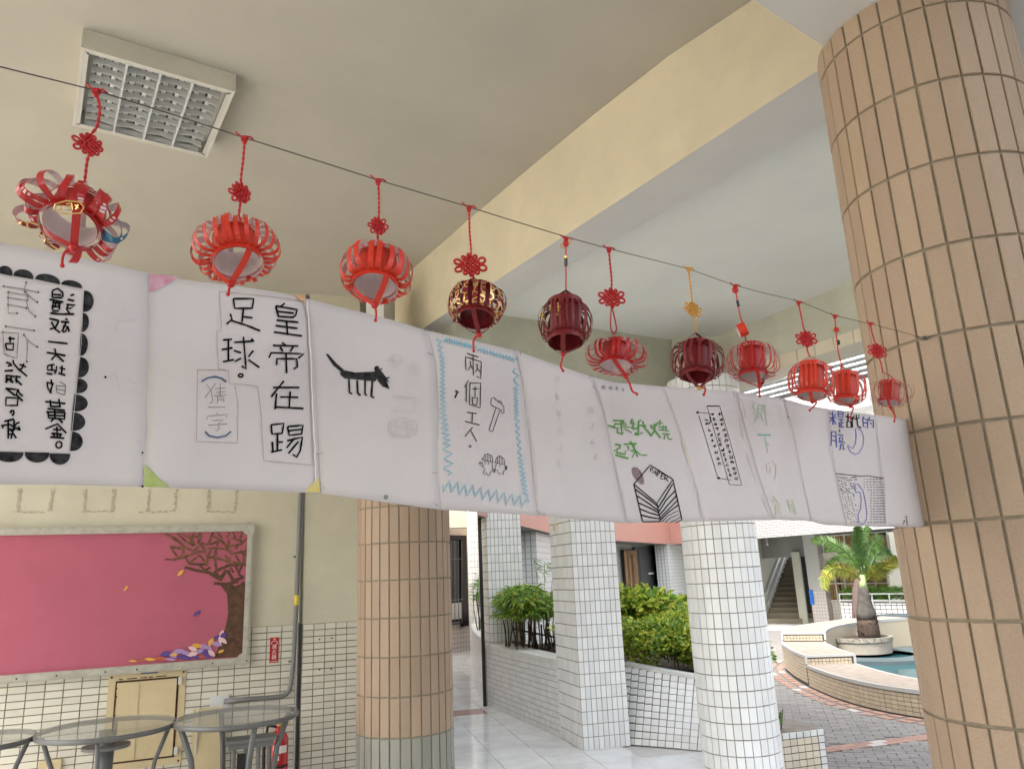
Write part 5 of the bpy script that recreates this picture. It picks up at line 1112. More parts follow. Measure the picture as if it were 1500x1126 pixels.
def lantern(sx_, sy_, d, label, cordpts, knotpx, body, tip, tail, mats, top, cm='cordr', style='', knotroll=0, ears=(1, 1), knotyaw=.2, seed=1):
    """all positions as seen points at the depth of the wire; body = (x, y, rpx, hpx, bulge px, tilt deg, roll deg, strips, width fraction)"""
    random.seed(seed); k = d / FPX
    def P(x, y, dd=0.0): return D(x, y, d + dd)
    o0 = P(sx_, sy_); t = thing('paper_lantern', o0, label, 'lantern', 'red paper lanterns hanging from the wire')
    rc = .0013 if d < 1.2 else .0015
    # tie round the wire
    mb = MB()
    for q in range(3):
        c = o0 + RT * (q - 1) * rc * 1.7; mb.tube([c + UP * math.cos(a) * rc * 1.9 + FW * math.sin(a) * rc * 1.9 for a in [2 * PI * j / 10 for j in range(11)]], rc * .9, 6)
    mb.tube([o0 - UP * .001, o0 - RT * .005 + UP * .003, o0 - RT * .010 + UP * .007], rc * .85, 5); mb.tube([o0, o0 + RT * .006 + UP * .002, o0 + RT * .010 - UP * .001], rc * .85, 5); ball(mb, o0 - UP * .004, rc * 2.2, n=8)
    mb.build('tie', cm, t, smooth=True)
    if knotpx:
        kx, ky, kw = knotpx; kc = P(kx, ky); knot(kc, kw * k, knotyaw, knotroll, cm, t, k, ears)
        up_ = [P(x, y) for x, y in cordpts if y < ky - kw * .2]; dn = [P(x, y) for x, y in cordpts if y > ky + kw * .2]
        cord([o0 - UP * .004] + up_ + [kc + UP * kw * k * .30], rc, cm, t)
        if style != 'loopcord': cord([kc - UP * kw * k * .28] + dn + [P(*top)], rc, cm, t)
        else:
            for sg in (-1, 1): cord([kc - UP * kw * k * .28, P((kx + top[0]) / 2 + sg * 3, (ky + top[1]) / 2 + 4), P(top[0] + sg * 4, top[1] - 8), P(*top)], rc * .8, cm, t, twist=False)
    else: cord([o0 - UP * .004] + [P(x, y) for x, y in cordpts] + [P(*top)], rc * .9, cm, t, twist=False)
    bx_, by_, rp, hp_, bp_, tilt, roll, N, wf = body
    m_out, m_in, m_core = mats; bc = P(bx_, by_); r = rp * k; H_ = hp_ * k; B_ = bp_ * k
    # body frame: axis up, tipped so that the lower opening faces the viewer, then leaned sideways
    tov = (CAM - bc); tov.z = 0; tov.normalize(); sd = UPV.cross(tov)
    R1 = Matrix.Rotation(math.radians(tilt), 3, sd) ; R2 = Matrix.Rotation(math.radians(roll), 3, tov); RM = R2 @ R1
    # with a positive tilt the bottom swings towards the viewer
    if (RM @ Vector((0, 0, -1))).dot(tov) < 0: RM = R2 @ Matrix.Rotation(-math.radians(tilt), 3, sd)
    def L(x, y, z): return bc + RM @ Vector((x, y, z))
    # core cylinder, white or coloured inside
    def cyl(r0, r1, z0, z1, mo, mi_, nm, n=36, th=.0004):
        V = []; F = []; I = []
        for rr, z in ((r0, z0), (r1, z1), (r1 - th, z1), (r0 - th, z0)):
            for j in range(n):
                a = 2 * PI * j / n; V.append(L(rr * math.cos(a), rr * math.sin(a), z))
        for q in range(4):
            for j in range(n): F.append((q * n + j, q * n + (j + 1) % n, ((q + 1) % 4) * n + (j + 1) % n, ((q + 1) % 4) * n + j)); I.append(1 if q == 2 else 0)
        return mk(nm, V, F, [mo, mi_], t, smooth=False, midx=I)
    band = .16 * H_
    cyl(r * .86, r * .86, -H_ * .44, H_ * .44, m_core if style != 'clear' else m_core, m_in, 'inner_tube')
    cyl(r, r, -H_ / 2, -H_ / 2 + band, m_out, m_in, 'lower_band'); cyl(r, r, H_ / 2 - band, H_ / 2, m_out, m_in, 'upper_band')
    # cut strips bulging from band to band
    for i in range(N):
        a = 2 * PI * i / N + random.uniform(-.03, .03); ca, sa = math.cos(a), math.sin(a); bb = B_ * random.uniform(.86, 1.12); sagz = random.uniform(-.08, .04) * H_; pts = []; tw = random.uniform(-.12, .12)
        if style == 'wild': bb = B_ * random.uniform(.5, 1.15); sagz = random.uniform(-.28, .05) * H_; tw = random.uniform(-.3, .3)
        if style == 'wispy': bb = B_ * random.uniform(.55, 1.35); sagz = random.uniform(-.2, .1) * H_; tw = random.uniform(-.25, .25)
        nn_ = 13
        for j in range(nn_):
            f = j / (nn_ - 1); rad = r + bb * math.sin(PI * f) ** .8; z = -(H_ / 2 - band * .8) * math.cos(PI * f) * (1 + (.35 * math.sin(PI * f) if bp_ > rp * .5 else 0)) + sagz * math.sin(PI * f); aa = a + tw * math.sin(PI * f)
            pts.append(L(rad * math.cos(aa), rad * math.sin(aa), z))
        w_ = 2 * PI * r / N * wf; wd = RM @ Vector((-sa, ca, 0)); mb = MB(); strip(pts, wd, w_, .00035, mb)
        mo = m_out
        if style == 'goldprint' and i % 2 == 0: mo = 'goldprint'
        if style == 'goldprint' : mo = 'goldprint'
        if style == 'wild' and i in (8, 9, 10, 11): mo = 'goldprint'
        if style == 'wispy' and i % 2: mo = 'olive'
        if style == 'wild' and i in (1, 2): mo = 'lblue'
        mb.build('strip', [mo, m_in], t)
    # straps below, gathered into a knot
    tp = P(*tip)
    for j in range(3):
        a = 2 * PI * j / 3 + .6 + seed; s0 = L(r * .96 * math.cos(a), r * .96 * math.sin(a), -H_ / 2 + band * .4); mid = s0.lerp(tp, .5) + (s0 - bc).normalized() * r * .12
        mb = MB(); strip([s0, s0.lerp(mid, .5) + (s0 - bc).normalized() * r * .05, mid, mid.lerp(tp, .5) , tp], RM @ Vector((-math.sin(a), math.cos(a), 0)), r * .26, .00035, mb); mb.build('strap', [m_out, m_out if m_in == 'lwhite' else m_in], t)
    if style not in ('plain_top',):
        tt = P(*top)
        for j in range(2):
            a = PI * j + .3 + seed; s0 = L(r * .9 * math.cos(a), r * .9 * math.sin(a), H_ / 2 - band * .3); mb = MB(); strip([s0, s0.lerp(tt, .5) + (s0 - bc).normalized() * r * .1, tt], RM @ Vector((-math.sin(a), math.cos(a), 0)), r * .2, .00035, mb); mb.build('strap', [m_out, m_in], t)
    mb = MB(); ball(mb, tp, r * .12 + .0012, n=8); mb.tube([tp - RT * r * .12, tp + RT * r * .14 - UP * r * .03], rc * 1.1, 6); mb.tube([tp - UP * r * .1 - RT * r * .05, tp + UP * r * .1 + RT * r * .05 - FW * r * .05], rc * 1.1, 6)
    mb.build('strap_knot', cm, t, smooth=True)
    cord([tp] + [P(x, y) for x, y in tail], rc * 1.15, 'cordr' if cm == 'cordg' else cm, t, twist=False, name='tail_cord')
    mb = MB(); ball(mb, P(*tail[-1]), rc * 1.8, n=8); mb.build('tail_end', 'cordr', t, smooth=True)
    return t, k, P
# red paper printed with broken gold lattice
gm_ = bpy.data.materials.new('red_gold_print'); gm_.use_nodes = True; _t = gm_.node_tree; _b = _t.nodes['Principled BSDF']
_g = nd(_t, 'ShaderNodeNewGeometry'); _v = nd(_t, 'ShaderNodeTexVoronoi'); _v.feature = 'DISTANCE_TO_EDGE'; _v.inputs['Scale'].default_value = 110
_t.links.new(_g.outputs['Position'], _v.inputs['Vector']); _r = nd(_t, 'ShaderNodeMath', operation='LESS_THAN'); _r.inputs[1].default_value = .085; _t.links.new(_v.outputs['Distance'], _r.inputs[0])
_m = nd(_t, 'ShaderNodeMix', data_type='RGBA'); _m.inputs[6].default_value = (.20, .008, .014, 1); _m.inputs[7].default_value = (.78, .52, .20, 1); _t.links.new(_r.outputs[0], _m.inputs[0]); _t.links.new(_m.outputs[2], _b.inputs['Base Color']); _t.links.new(_r.outputs[0], _b.inputs['Metallic']); _b.inputs['Roughness'].default_value = .3
M['goldprint'] = gm_
flat('olive', (0.24, 0.17, 0.07), 0.5)
def dd(x): return ldepth(x)
RW = ('lred', 'lwhite', 'lred'); OW = ('lorange', 'lwhite', 'lorange'); DK = ('ldark', 'ldark', 'ldark')
t, k, P = lantern(141, 134, dd(141), 'large loose red lantern with gold print and white lined loops, leftmost on the wire', [(146, 158), (142, 185), (127, 240)], (131, 212, 42), (110, 318, 42, 50, 33, 24, -14, 22, .86), (108, 362), [(98, 366), (92, 376), (91, 389)], RW, (124, 266), style='wild', knotroll=.25, ears=(1, 0), knotyaw=.9, seed=11)
# gold crest on the front of the first lantern
mb = MB(); pc = lambda x, y: D(x, y, dd(141) - .055)
for ln_ in ([(82, 296), (80, 305), (95, 311), (119, 309), (124, 301), (118, 293), (98, 291), (82, 296)], [(88, 300), (94, 299), (94, 304), (88, 304), (88, 300)], [(98, 296), (106, 295), (107, 304), (99, 305)], [(98, 300), (107, 299)], [(111, 297), (116, 302)], [(116, 297), (112, 304)]):
    mb.tube([pc(x - 1, y + 3) for x, y in ln_], .0007, 4)
mb.build('gold_crest', 'gold', t)
lantern(358, 203, dd(358), 'bright orange red lantern with curled loops, second from the left', [(356, 235), (353, 262), (351, 305)], (353, 282, 38), (346, 366, 37, 56, 23, 20, 6, 28, .74), (338, 416), [(336, 422), (334, 431)], OW, (349, 320), knotroll=.6, ears=(1, 0), knotyaw=1.0, seed=5)
lantern(554, 265, dd(554), 'bright orange red lantern with wide flat strips, third from the left', [(555, 290), (555, 312), (553, 346)], (554, 331, 32), (551, 399, 34, 58, 19, 17, -4, 24, .82), (549, 447), [(551, 458), (550, 469)], OW, (555, 358), knotroll=.5, ears=(1, 1), knotyaw=.8, seed=9)
lantern(687, 304, dd(687), 'dark red lantern with a gold printed lattice, hanging before the beam', [(688, 340), (690, 368), (692, 402)], (689, 388, 43), (698, 446, 27, 52, 15, 15, -5, 20, .86), (702, 490), [(694, 498), (694, 514)], ('ldark', 'ldark', 'ldark'), (694, 408), style='goldprint', knotroll=.1, seed=4)
t, k, P = lantern(829, 350, dd(829), 'dark red barrel lantern tied with a small charm and bead', [(829, 375), (829, 400)], None, (828, 472, 26, 68, 13, 12, -2, 30, .74), (825, 518), [(823, 528), (821, 536), (825, 543)], DK, (829, 426), seed=6)
mb = MB(); ball(mb, P(829, 357), .005, n=8); mb.build('charm', 'cordr', t); mb = MB(); mb.tube([P(825, 360) + RT * math.cos(a) * .004 + UP * math.sin(a) * .004 for a in [j * PI / 6 for j in range(13)]], .0009, 6); mb.tube([P(833, 354) + RT * math.cos(a) * .003 + UP * math.sin(a) * .003 for a in [j * PI / 6 for j in range(13)]], .0009, 6); mb.build('gold_ring', 'gold', t); MB().tube([P(829, 376), P(829, 390)], .0026, 8).build('bead', 'bead', t); MB().tube([P(829, 375), P(829, 378)], .0029, 8).build('bead_ring', 'gold', t)
mb = MB()
for ln_ in ([(817, 443), (819, 462)], [(816, 450), (821, 449)], [(816, 456), (821, 455)], [(815, 460), (820, 462)], [(806, 446), (805, 455)], [(796, 453), (794, 464), (798, 470)], [(790, 463), (797, 461)]): mb.tube([D(x, y, dd(829) - .036) for x, y in ln_], .0011, 4)
mb.build('gold_print', 'gold', t)
t, k, P = lantern(892, 365, dd(892), 'flattened red lantern with clear plastic loops on a long looped cord', [(895, 400), (896, 415)], (896, 436, 36), (903, 521, 25, 36, 19, 12, -6, 20, .66), (917, 551), [(922, 561), (926, 572), (933, 577)], RW, (899, 490), style='loopcord', knotroll=.05, seed=8)
lantern(1009, 394, dd(1009), 'dark red lantern hung by a golden cord and golden knot', [(1011, 415), (1013, 436), (1019, 475)], (1015, 453, 27), (1022, 528, 22, 54, 16, 12, -6, 26, .74), (1024, 568), [(1032, 568), (1033, 572), (1031, 578)], DK, (1019, 488), cm='cordg', knotroll=-.3, knotyaw=.4, seed=3)
t, k, P = lantern(1077, 419, dd(1077), 'red lantern with many thin strips below a folded red envelope scrap', [(1080, 440), (1084, 462), (1088, 475)], None, (1102, 530, 20, 50, 17, 12, -3, 32, .58), (1113, 566), [(1112, 572), (1113, 580)], RW, (1093, 500), seed=2)
MB().tube([P(1080, 440), P(1082, 449)], .0030, 8).build('bead', 'bead', t); mb = MB(); ball(mb, P(1077, 425), .0065, n=8); mb.build('charm', 'cordr', t)
Rr = Matrix.Rotation(math.radians(72), 3, 'Y') @ Matrix.Rotation(math.radians(15), 3, 'X')
mb = MB(); mb.lathe(P(1087, 483), [(.0135, -.008), (.0135, .008)], 24, tilt=Rr); mb.build('envelope_scrap', 'lorange', t); mb = MB(); mb.lathe(P(1087, 483), [(.0131, .008), (.0131, -.008)], 24, tilt=Rr); mb.build('envelope_scrap', 'lwhite', t)
mb = MB(); mb.tube([P(1088, 476, -.004), P(1089, 483, -.007)], .002, 5); mb.build('gold_spot', 'gold', t)
lantern(1170, 443, dd(1170), 'orange red lantern with a white inner tube, left one of the touching pair', [(1173, 460), (1177, 480), (1183, 514)], (1181, 496, 30), (1189, 557, 20, 50, 13, 10, -6, 26, .72), (1190, 588), [(1196, 589), (1192, 595), (1186, 601)], OW, (1186, 522), knotroll=.05, seed=12)
t, k, P = lantern(1223, 463, dd(1223), 'small orange red lantern tied with a charm, right one of the touching pair', [(1225, 490), (1228, 515)], None, (1240, 568, 17, 44, 11, 12, -6, 18, .6), (1246, 595), [(1250, 597), (1247, 606), (1246, 613)], OW, (1233, 535), seed=13)
mb = MB(); ball(mb, P(1225, 483), .0062, n=8); mb.build('charm', 'cordr', t); mb = MB()
for s_ in (-1, 1): mb.tube([P(1225 + s_ * 5, 482.5) + RT * math.cos(a) * .0045 + UP * math.sin(a) * .004 for a in [j * PI / 6 for j in range(13)]], .0010, 6)
mb.build('gold_ring', 'gold', t); MB().tube([P(1228, 498), P(1229, 505)], .0030, 8).build('bead', 'bead', t)
lantern(1275, 474, dd(1275), 'small square topped red lantern with wispy olive loops, nearest the screw', [(1278, 490), (1282, 502), (1290, 530)], (1285, 514, 27), (1303, 575, 15, 32, 13, 8, -10, 30, .3), (1305, 598), [(1308, 603), (1311, 609), (1310, 617)], ('lred', 'lwhite', 'lred'), (1293, 545), style='wispy', knotroll=-.15, seed=14)
random.seed(77)
# ================================================================== banner of taped sheets
TOPE = [(-120, 334), (0, 355), (50, 364), (100, 374), (160, 387), (219, 400), (280, 411), (340, 418), (400, 427), (449, 437), (520, 455), (580, 470), (625, 484), (690, 498), (757, 514), (810, 533), (868, 552), (900, 560), (972, 566), (1020, 569), (1078, 573), (1110, 578), (1148, 584), (1180, 593), (1213, 599), (1285, 608), (1336, 615)]
BOTE = [(-120, 706), (0, 709), (100, 710), (210, 713), (330, 717), (470, 722), (560, 735), (643, 746), (787, 755), (850, 761), (917, 766), (1000, 764), (1032, 763.5), (1080, 762), (1133, 761), (1175, 762), (1188, 763), (1205, 768), (1240, 770), (1296, 771), (1345, 772), (1360, 770)]
SEAM = [[(-105, 330), (-108, 710)], [(218, 399), (216, 480), (213, 600), (210, 713)], [(449, 436), (456, 480), (463, 580), (470, 722)], [(625, 484), (636, 530), (640, 600), (643, 746)], [(757, 514), (767, 570), (777, 650), (787, 755)], [(868, 552), (884, 600), (900, 680), (917, 766)], [(972, 566), (996, 630), (1016, 710), (1032, 764)], [(1078, 573), (1092, 630), (1112, 700), (1133, 761)], [(1148, 584), (1161, 630), (1175, 700), (1188, 763)], [(1213, 599), (1217, 650), (1228, 720), (1240, 770)], [(1283, 608), (1287, 650), (1293, 720), (1298, 771)], [(1336, 614), (1348, 680), (1357, 740), (1359, 771)]]
def lin(pts, v, ax=0):
    for i in range(len(pts) - 1):
        a, b = pts[i], pts[i + 1]
        if v <= b[ax] or i == len(pts) - 2: return a[1 - ax] + (b[1 - ax] - a[1 - ax]) * (v - a[ax]) / (b[ax] - a[ax])
bdep = lambda x: 327.0 / (312 - .1363 * (x - 215))
bl0, bl1 = D(215, 550, bdep(215)), D(1330, 690, bdep(1330)); bdir = Vector((bl1.x - bl0.x, bl1.y - bl0.y, 0)).normalized(); bnr = Vector((bdir.y, -bdir.x, 0))
AMP = [.003, .005, -.003, .002, .0015, -.001, .0015, .001, -.001, .001, .001]
CUR = [.25, .2, .1, .1, .3, .5, .7, .6, .5, .8, .4]
def surf(x, y, lift=0.0, only=None):
    yt, yb = lin(TOPE, x), lin(BOTE, x); v = min(1.1, max(-.1, (y - yt) / (yb - yt)))
    xs = [lin(s, y, 1) for s in SEAM]; i = 0
    while i < len(xs) - 2 and x > xs[i + 1]: i += 1
    if only is not None: i = only
    s = min(1.05, max(-.05, (x - xs[i]) / (xs[i + 1] - xs[i])))
    g = AMP[i] * (4 * s * (1 - s)) * (1 - .35 * CUR[i] + CUR[i] * v) + .006 * math.sin(x * .011 + 1) * v + .004 * math.sin(y * .013 + x * .02) + .0002 * math.sin(s * 5 + v * 6 + i) + .0016 * math.sin(x * .045 + v * 4)
    p = VPl(x, y, bl0, bnr); d = (p - CAM).length; u = (p - CAM) / d
    return CAM + u * (d * 1.0 - g * 1.4 - lift)
BT = thing('paper_banner', surf(600, 470), 'long banner of taped white drawing sheets stretched across below the lanterns', 'banner')
sheets = []
for i in range(len(SEAM) - 1):
    nx, ny = 14, 18; V = []; F = []
    for b in range(ny + 1):
        for a in range(nx + 1):
            # walk in seam coordinates, then clamp to the edges
            v = b / ny; yA0, yA1 = SEAM[i][0][1], SEAM[i][-1][1]; yB0, yB1 = SEAM[i + 1][0][1], SEAM[i + 1][-1][1]; u = a / nx
            yl = yA0 + (yA1 - yA0) * v; yr = yB0 + (yB1 - yB0) * v; xl = lin(SEAM[i], yl, 1); xr = lin(SEAM[i + 1], yr, 1)
            if a == nx and i < len(SEAM) - 2: xr += 1.5
            x = xl + (xr - xl) * u; yt, yb = lin(TOPE, x), lin(BOTE, x); y = yt + (yb - yt) * v + random.uniform(-.15, .15) * (b in (0, ny))
            if i == len(SEAM) - 2 and b >= ny - 1 and a == nx: x -= 3 if b == ny else .6
            V.append(surf(x, y, only=i) - bnr * (.0003 * (i % 2)))
    for b in range(ny):
        for a in range(nx): q = b * (nx + 1) + a; F.append((q, q + nx + 1, q + nx + 2, q + 1))
    o = mk('sheet', V, F, 'paperg' if i == 0 else 'paper', BT, smooth=True); md = o.modifiers.new('thickness', 'SOLIDIFY'); md.thickness = .0003; md.offset = 0
    sheets.append(o)
LIFT = .0016
def rib(lines, w, m, sh, name='lettering', T=None, jit=0.0, lift=LIFT, closed=False):
    """pen strokes: thin flat ribbons lying on the sheet"""
    mb = MB()
    for ln_ in lines:
        P_ = [(T(*p) if T else p) for p in ln_]
        # subdivide long runs so that they follow the paper
        Q = []
        for i in range(len(P_) - 1):
            (x0, y0), (x1, y1) = P_[i][:2], P_[i + 1][:2]; n = max(1, int(math.hypot(x1 - x0, y1 - y0) / 7))
            for q in range(n): Q.append((x0 + (x1 - x0) * q / n + random.uniform(-jit, jit), y0 + (y1 - y0) * q / n + random.uniform(-jit, jit)))
        Q.append(P_[-1][:2]); V = []
        for i, (x, y) in enumerate(Q):
            a, b = Q[max(i - 1, 0)], Q[min(i + 1, len(Q) - 1)]; L = math.hypot(b[0] - a[0], b[1] - a[1]) or 1; nx_, ny_ = -(b[1] - a[1]) / L, (b[0] - a[0]) / L
            ww = w / 2 * random.uniform(.86, 1.14)
            V += [surf(x + nx_ * ww, y + ny_ * ww, lift), surf(x - nx_ * ww, y - ny_ * ww, lift)]
        mb.add(V, [(2 * i, 2 * i + 1, 2 * i + 3, 2 * i + 2) for i in range(len(Q) - 1)])
    return mb.build(name, m, sheets[sh])
def fill(polys, m, sh, name='drawing', T=None, lift=LIFT * .8):
    mb = MB()
    for P_ in polys:
        P_ = [T(*p) if T else p for p in P_]; cx = sum(p[0] for p in P_) / len(P_); cy = sum(p[1] for p in P_) / len(P_); n = len(P_)
        V = [surf(cx, cy, lift)] + [surf(cx + (x - cx) * .5, cy + (y - cy) * .5, lift) for x, y in P_] + [surf(x, y, lift) for x, y in P_]
        mb.add(V, [(0, 1 + i, 1 + (i + 1) % n) for i in range(n)] + [(1 + i, 1 + n + i, 1 + n + (i + 1) % n, 1 + (i + 1) % n) for i in range(n)])
    return mb.build(name, m, sheets[sh])
# ------------------------------------------------------------------ drawings and writing on the sheets
def TT(ox, oy, s): return lambda x, y: (ox + x * s, oy + y * s)
def circ(cx, cy, rx, ry=None, n=10, a0=0, a1=2 * PI): ry = ry or rx; return [(cx + rx * math.cos(a0 + (a1 - a0) * k / n), cy + ry * math.sin(a0 + (a1 - a0) * k / n)) for k in range(n + 1)]
def zig(x0, y0, x1, y1, n, amp, sm=4):
    dx, dy = x1 - x0, y1 - y0; L = math.hypot(dx, dy); nx, ny = -dy / L, dx / L; P_ = []
    for i in range(n * sm + 1):
        f = i / (n * sm); a = math.sin(f * n * 2 * PI) * amp * (1 + .15 * math.sin(i)); P_.append((x0 + dx * f + nx * a, y0 + dy * f + ny * a))
    return P_
def K(s): return [[tuple(float(v) for v in p.split(',')) for p in l.split()] for l in s.split(';') if l.strip()]
A1, A2 = TT(0, 380, .1599), TT(0, 540, .1599); AA = TT(0, 380, .3018)
pen = K("35,245 200,270 350,300;240,212 225,270 235,300;230,295 265,330 340,390;80,300 260,330;75,350 250,375;75,412 240,443;75,300 75,490 155,492;255,335 245,400 265,470 325,520;55,612 310,650;25,665 170,675 155,905 40,865 25,665;220,690 255,740 340,800;253,740 245,935")
flat('brushg', (0.16, 0.15, 0.15), 0.6, c2=(0.34, 0.32, 0.32), vscale=90)
rib(pen, 1.5, 'brushg', 0, T=A1); fill([circ(x, y, 11, 10, 7) for l in pen for x, y in (l[0], l[-1])], 'inks', 0, T=A1, name='lettering')
rib(K("75,725 135,725;93,705 93,760;50,770 125,770 118,830 60,822 50,770;55,940 100,955;70,975 110,965;120,920 125,950 165,1000 250,1070;180,960 240,985;220,950 200,1000 165,1010;40,1020 120,1015;480,285 530,265 575,305 575,345;480,285 480,350;490,320 560,325;485,350 570,350;455,365 580,390;480,395 560,400;470,430 555,430;490,370 480,460;540,380 545,460;510,405 500,440;480,470 540,470;645,330 680,320;620,365 680,380;610,410 690,420 640,450 615,440;625,420 610,450 640,500 680,500;460,490 550,500 670,500;450,540 540,560;470,570 510,640 550,670;540,560 510,620 455,640;600,540 620,555;560,570 635,575;605,575 570,660;575,610 620,615 600,660 575,665;620,615 635,660;440,750 620,770;430,850 600,880;500,815 515,870 585,935;515,870 470,920;440,970 500,960;440,970 435,1010 515,1015 520,975;475,965 475,1015;430,1035 440,1050;520,1010 500,1045;435,1045 480,1050;545,990 600,1005;570,970 565,1040;535,1040 600,1060"), 2.8, 'ink', 0, T=A1, jit=.15)
rib(K("50,60 190,75;60,60 60,130;105,65 95,120;50,90 110,95;150,60 150,130;140,90 200,150;50,125 80,95;120,130 100,100;50,180 160,190 150,240 210,295;55,180 140,245;165,185 175,220 210,250;55,265 55,335 160,335 165,270 55,262;40,480 130,460;10,520 90,510 180,560;30,545 20,520;75,470 75,640;130,470 125,540 100,640;90,545 150,635;75,560 140,555;70,600 130,600;180,490 150,500 140,525;170,525 185,565;470,95 475,150;425,125 490,135 470,180 465,225;430,130 440,180 470,225;415,300 600,318;460,285 465,345;540,275 550,345;460,345 560,345;435,365 595,380;425,395 600,400;440,400 445,450 590,460 595,400;440,425 590,430;500,365 505,460;490,460 465,485;540,460 575,495;415,550 525,505 610,590;485,555 560,560;470,590 570,600;520,530 525,625;460,625 590,635;490,600 500,620;560,600 545,625"), 2.8, 'ink', 0, T=A2, jit=.15)
rib([circ(540, 695, 28, 30)], 2.6, 'ink', 0, T=A2); rib(K("95,405 105,385 125,382 128,405 112,430"), 3.4, 'ink', 0, T=A2); rib(K("550,115 600,150 595,240;515,150 520,215 590,240;520,155 600,160;518,185 595,200"), 1.0, 'inks', 0, T=A2)
def scallop(x0, y0, x1, y1, h):
    dx, dy = x1 - x0, y1 - y0; L = math.hypot(dx, dy); nx, ny = dy / L, -dx / L
    return [((x0 + x1) / 2 - dx / 2 * math.cos(PI * k / 12) + nx * h * math.sin(PI * k / 12) ** .85, (y0 + y1) / 2 - dy / 2 * math.cos(PI * k / 12) + ny * h * math.sin(PI * k / 12) ** .85) for k in range(13)]
fill([scallop(*q) for q in ((-30, 122, 112, 152, 80), (120, 150, 305, 182, 75), (320, 180, 548, 228, 70), (560, 228, 752, 265, 55))], 'inks', 0, T=A1, name='scalloped_border')
fill([scallop(*q) for q in ((408, 150, 402, 255, 50), (402, 258, 393, 352, 34), (392, 358, 386, 468, 38), (390, 472, 374, 572, 50), (375, 575, 368, 648, 54), (362, 652, 352, 735, 70), (352, 740, 345, 830, 66), (348, 833, 337, 928, 60), (115, 935, -30, 930, 50), (240, 937, 120, 933, 50), (342, 942, 240, 940, 54))], 'inks', 0, T=AA, name='scalloped_border')
rib(K("-20,68 200,112 405,148;405,148 395,400 370,640 338,935;338,935 120,932 -20,930"), 0.7, 'crease_shade', 0, T=AA, name='card_edge_shade'); fill([circ(512, 570, 6), circ(692, 937, 5), circ(692, 1100, 6)], 'ink', 0, T=AA)
rib(K("560,340 600,250 640,230;590,300 670,290;520,580 560,550 580,630;610,570 660,600;610,640 680,640"), .7, 'pencilf', 0, T=AA, name='faint_mark')
# sheet with the football riddle
B = TT(280, 420, .2665)
rib(K("232,65 345,65 335,118 240,118 232,65;288,120 280,195;285,165 338,170;215,148 225,178 195,205;222,185 300,210 380,242;175,292 225,288;168,345 228,335;205,290 205,405;175,412 235,400;238,305 345,298;288,275 302,450 278,435;330,285 345,300;235,350 275,362;240,410 275,392;342,350 315,385;315,400 375,443;465,105 583,125 575,155 560,168 480,162 465,105;478,135 565,145;515,90 488,112;470,183 590,195;465,213 585,228;455,248 610,270;525,190 530,265;500,305 520,322;450,322 590,325;490,330 505,355;562,330 545,355;428,390 440,362 620,368 590,392;470,430 472,395 580,395 585,440 565,450;522,365 525,475;450,553 595,553;510,517 440,605;470,585 462,672;490,605 590,607;545,575 540,660;465,660 618,668;440,758 510,750 500,805 445,808 440,758;475,808 475,900;475,852 505,852;447,850 450,905;440,908 500,895;530,768 615,760 608,808 540,815 530,768;540,790 608,783;528,845 612,825 600,900 580,935 560,920;570,830 525,885;590,850 535,915"), 2.7, 'ink', 1, T=B)
rib([circ(273, 487, 13, 9)], 2.4, 'ink', 1, T=B)
rib(K("155,25 450,55 615,78 640,200 670,980 400,955 385,690 365,545 210,530 205,458 150,450 140,242 168,240 155,25;35,455 200,458;35,455 30,850 255,857 258,640 240,540"), .75, 'pencilr', 1, T=B, name='pencil_outline')
rib(K("58,520 90,500 130,493 170,503 193,523;77,795 100,818 145,828 190,818 220,795"), 2.4, 'bluegrey', 1, T=B)
rib(K("135,530 75,610;85,535 110,570 120,630 100,640;130,560 190,555;135,580 190,575;160,530 160,600;125,600 195,592;145,600 145,640;150,605 180,605 180,635;148,620 180,620;92,662 188,660;140,690 145,700;85,730 90,710 205,700 190,720;115,735 180,730 150,750 155,780 135,795;95,760 200,752"), .85, 'pencil', 1, T=B)
fill([[(219.5, 401), (262, 405), (240, 420), (219, 428)]], 'cpink', 1, name='coloured_corner'); fill([[(211.5, 680), (222, 690), (248, 713), (211, 713)]], 'cgreen', 1, name='coloured_corner'); fill([[(446, 720), (467, 699), (469, 721)]], 'cyel', 1, name='coloured_corner'); fill([[(431, 431), (446, 434), (447, 443), (438, 439)]], 'corange', 1, name='coloured_corner')
# torn edge of the football sheet
flat('torn', (0.78, 0.72, 0.72), 0.8); rib([[(449.5 + 14 * (k / 22) ** .8 + random.uniform(-.8, .8), 440 + k * 12.6) for k in range(22)]], 1.8, 'torn', 1, name='torn_edge', lift=.002)
# little dog
Cc = TT(460, 480, 1 / 3)
fill([[(52, 115), (62, 115), (98, 155), (132, 185), (122, 196), (85, 165)], [(115, 182), (180, 196), (250, 193), (282, 190), (285, 208), (268, 236), (200, 228), (135, 222), (116, 206)], [(262, 200), (292, 186), (308, 205), (322, 225), (332, 240), (318, 232), (332, 268), (302, 258), (284, 236)], circ(276, 180, 12, 14, 8), circ(287, 196, 9, 14, 8)], 'inks', 2, T=Cc)
rib(K("153,220 156,285 168,290;190,230 192,286 205,298;225,230 224,288 232,298;257,230 252,300 265,308"), 3.0, 'inks', 2, T=Cc, name='drawing'); rib(K("270,170 280,188 300,180;308,222 332,218;300,245 330,268"), 2.0, 'inks', 2, T=Cc, name='drawing')
rib([circ(355, 145, 32, 26), circ(440, 185, 26, 22), circ(390, 440, 68, 44), circ(385, 442, 50, 30)], .8, 'pencilf', 2, T=Cc, name='faint_mark'); rib(K("330,140 380,150;345,125 350,165;430,175 450,195;340,430 440,450;360,410 370,470;400,405 410,475;345,300 450,310 440,370 350,365"), .8, 'pencilf', 2, T=Cc, name='faint_mark')
